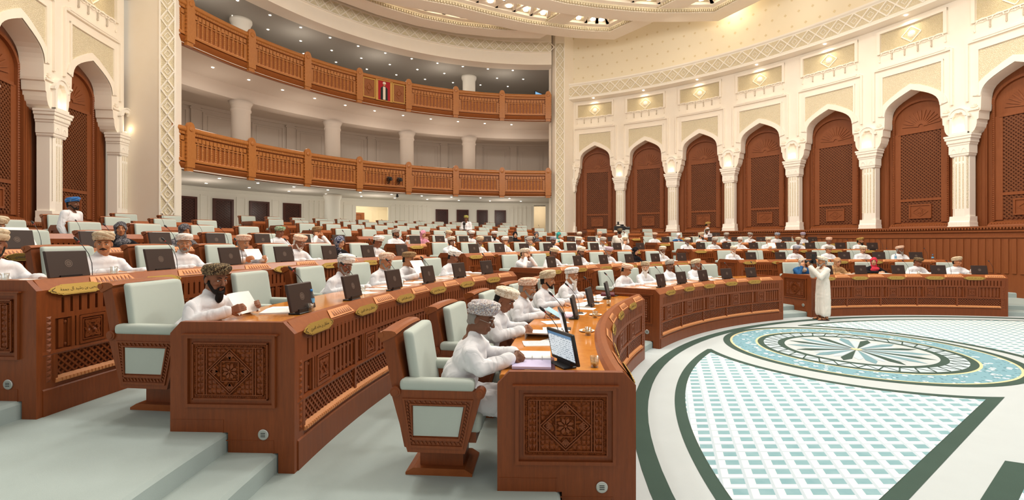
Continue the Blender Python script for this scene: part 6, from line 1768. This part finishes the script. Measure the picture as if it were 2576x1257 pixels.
# second row end: the bearded man's papers, bottle and glass
p, rz = deskpt('a', 1, 0, .12, .60, .0)
b = MB(); b.box(-.21, .21, -.145, .145, 0, .012); b.add([(-.21, -.145, .013), (0, -.145, .022), (0, .145, .022), (-.21, .145, .013)], [(0, 1, 2, 3)]); b.add([(0, -.145, .022), (.21, -.145, .015), (.21, .145, .015), (0, .145, .022)], [(0, 1, 2, 3)])
tag(b.obj('open_booklet', [PRINT], None, False, (p[0], p[1], p[2]), rz+.3), 'open white booklet on the desk before the man in the black turban', 'booklet')
def held_sheet(key, sec, i, k, label, back=0, da=0, tilt=.75, w=.30, h=.21, z=.145, dy=-.47):
    loc, rz = seat_xy(sec, i, k, back, da); n = 8; m = MB()
    for side in (0, 1):
        pass
    vs = []
    for j in range(n+1):
        x = -w/2+w*j/n; bow = .03*math.cos(PI*(x/w))
        for y, zz in ((0, 0), (0, h)): vs.append((x, bow+zz*.55, zz*.85))
    m.add(vs, [(2*j, 2*j+2, 2*j+3, 2*j+1) for j in range(n)]); m.add([(x, y+.002, z_) for x, y, z_ in vs], [(2*j, 2*j+1, 2*j+3, 2*j+2) for j in range(n)])
    o = m.obj('held_paper', [PAPER], None, True); c, s = math.cos(rz), math.sin(rz)
    o.location = (loc[0]-s*dy, loc[1]+c*dy, loc[2]+.86+z-.04); o.rotation_euler = (0, 0, rz); return tag(o, label, 'paper')
held_sheet('m1', 'a', 1, 0, 'white page held by the bearded man in the black turban', -.14, .018, w=.30, h=.21, z=.03, dy=-.55)
held_sheet('x', 'a', 1, 4, 'large white page held up by the man with glasses and brown cap', 0, .02, w=.36, h=.30, z=.06, dy=-.47)
held_sheet('x', 'a', 2, 3, 'white page being turned by the man with the salmon turban', w=.30, h=.2, z=.06, dy=-.48)
held_sheet('x', 'a', 3, 1, 'newspaper spread in the hands of the man at the far left', 0, -.02, w=.52, h=.30, z=.07, dy=-.48)
held_sheet('x', 'c', 2, 3, 'page held by a man in the third row of the right block', w=.3, h=.24, z=.06, dy=-.47)
p, rz = deskpt('a', 1, 0, .16, .33); bottle(p, 'water bottle with blue cap at the end of the second row desk, beside the monitor')
p, rz = deskpt('a', 1, 0, .05, .28); tag(ob('glass_tumbler', TUM, None, p), 'low glass tumbler beside the blue-capped bottle on the second row desk end', 'glass', 'glass tumblers')
# front row worktop: binder, folder, pen, plates, glasses, books
def place(mb, name, mats, sec, i, k, du, r, label, cat, dz=0, rot=0, group=None, smooth=False):
    p, rz = deskpt(sec, i, k, du, r, dz); return tag(mb.obj(name, mats, None, smooth, p, rz+rot), label, cat, group)
t_ = MB(); t_.box(-.20, .20, -.16, .16, 0, .008); place(t_, 'desk_blotter', [MAROON], 'a', 0, 0, .02, .72, 'maroon leather folder on the front row worktop before the elderly man', 'folder')
p, rz = deskpt('a', 0, 0, .06, .74, .008); bi = thing('ring_binder', 'open ring binder with thick white pages before the elderly man', 'binder', None, p, rz)
m = MB(); m.box(-.005, .235, -.15, .15, .001, .032); m.obj('right_pages', [PAPER], bi); m = MB(); m.box(-.235, -.015, -.15, .15, .001, .020); m.obj('left_pages', [LILAC], bi)
m = MB()
for y in (-.08, 0, .08): m.tube([(-.03, y, .02), (-.02, y, .045), (.0, y, .05), (.02, y, .045), (.03, y, .03)], .003, 6)
m.obj('ring', [METAL], bi, True)
m = MB(); m.tube([(-.07, 0, .0), (.07, 0, .0)], .004, 8); m.tube([(.07, 0, 0), (.083, 0, 0)], [.004, .001], 8); place(m, 'pen', [GOLD, BLACK], 'a', 0, 0, -.20, .72, 'thin gold and black pen on the maroon folder', 'pen', .013, 1.5)
m = MB(); m.box(-.05, .05, -.09, .09, 0, .001); place(m, 'pink_note', [PAPERP], 'a', 0, 0, -.27, .66, 'pale pink note at the near edge of the front row worktop', 'paper', .009, .1)
m = MB(); m.box(-.11, .11, -.16, .16, 0, .004); m.box(-.10, .10, -.12, .17, .004, .007); place(m, 'open_magazine', [PRINT], 'a', 0, 1, -.36, .70, 'yellowish printed leaflet between the first and second front row sitters', 'leaflet', 0, .2)
m = MB()
for j in range(8):
    x0, x1 = -.22+.055*j, -.22+.055*(j+1); f = lambda x: .018+.05*max(0, -x/.22)**2
    m.add([(x0, -.15, f(x0)), (x1, -.15, f(x1)), (x1, .15, f(x1)), (x0, .15, f(x0)), (x0, -.15, 0), (x1, -.15, 0), (x1, .15, 0), (x0, .15, 0)], [(0, 1, 2, 3), (4, 5, 1, 0), (7, 3, 2, 6)])
place(m, 'open_book', [PAPER], 'a', 0, 1, .0, .72, 'open white book with a lifted page before the second front row sitter', 'book')
m = MB(); m.box(-.12, .12, -.10, .10, 0, .004); m.v = [(x, y*1.0+.06, z+(y+.1)*.55) for x, y, z in m.v]; place(m, 'blue_folder', [PAPERB], 'a', 0, 2, .02, .70, 'raised pale blue folder before the third front row sitter', 'folder')
m = MB(); m.box(-.14, .14, -.11, .11, 0, .02); place(m, 'paper_stack', [PAPERP], 'a', 0, 2, .1, .64, 'stack of white and pink papers under the blue folder', 'papers')
m = MB(); m.box(-.2, .2, -.14, .14, 0, .012); place(m, 'paper_stack', [PAPER], 'a', 0, 3, .05, .64, 'white papers before the fourth front row sitter', 'papers', 0, .2)
m = MB(); m.box(-.17, .17, -.12, .12, 0, .014); place(m, 'paper_stack', [PAPER], 'a', 0, 4, .0, .66, 'white papers before the white bearded man in the front row', 'papers')
m = rbox(-.16, .16, -.12, .12, 0, .05, .02, 2); place(m, 'leather_bag', [MAROON], 'a', 0, 4, .38, .62, 'soft maroon leather bag at the far end of the front row desk', 'bag', 0, .3, None, True)
for kk, (k, du) in enumerate(((0, .16), (1, .30), (2, .30), (3, .35))):
    p, rz = deskpt('a', 0, k, du, .27)
    pl = MB(); pl.lathe([(0, .0), (.05, .0), (.085, .012), (.083, .015), (.05, .005), (0, .005)], 24, cap=False)
    if k in (1, 2):
        t = thing('snack_plate', 'small white plate of biscuits on the front row worktop, %s from the camera' % ('nearer' if k == 1 else 'farther'), 'plate', 'biscuit plates', p, 0); pl.obj('plate', [newmat('china', lin('#f2efe9'), .25, .5)], t, True)
        f = MB()
        for q in range(7): f.ell((.04*math.cos(q), .04*math.sin(q*1.7), .014), (.018, .014, .008), 8, 5)
        f.obj('biscuits', [newmat('biscuit', lin('#d79a4e'), .7, .2)], t, True)
    p2, _ = deskpt('a', 0, k, du-.20, .25); t = thing('glass_of_tea', 'clear glass half full of amber tea, %s along the front row worktop' % NUM[k], 'glass', 'tea glasses', p2, 0)
    ob('tumbler', TUM, t); f = MB(); f.lathe([(0, .009), (.0275, .009), (.030, .035), (0, .035)], 16, cap=False); f.obj('tea', [TEA], t, True)
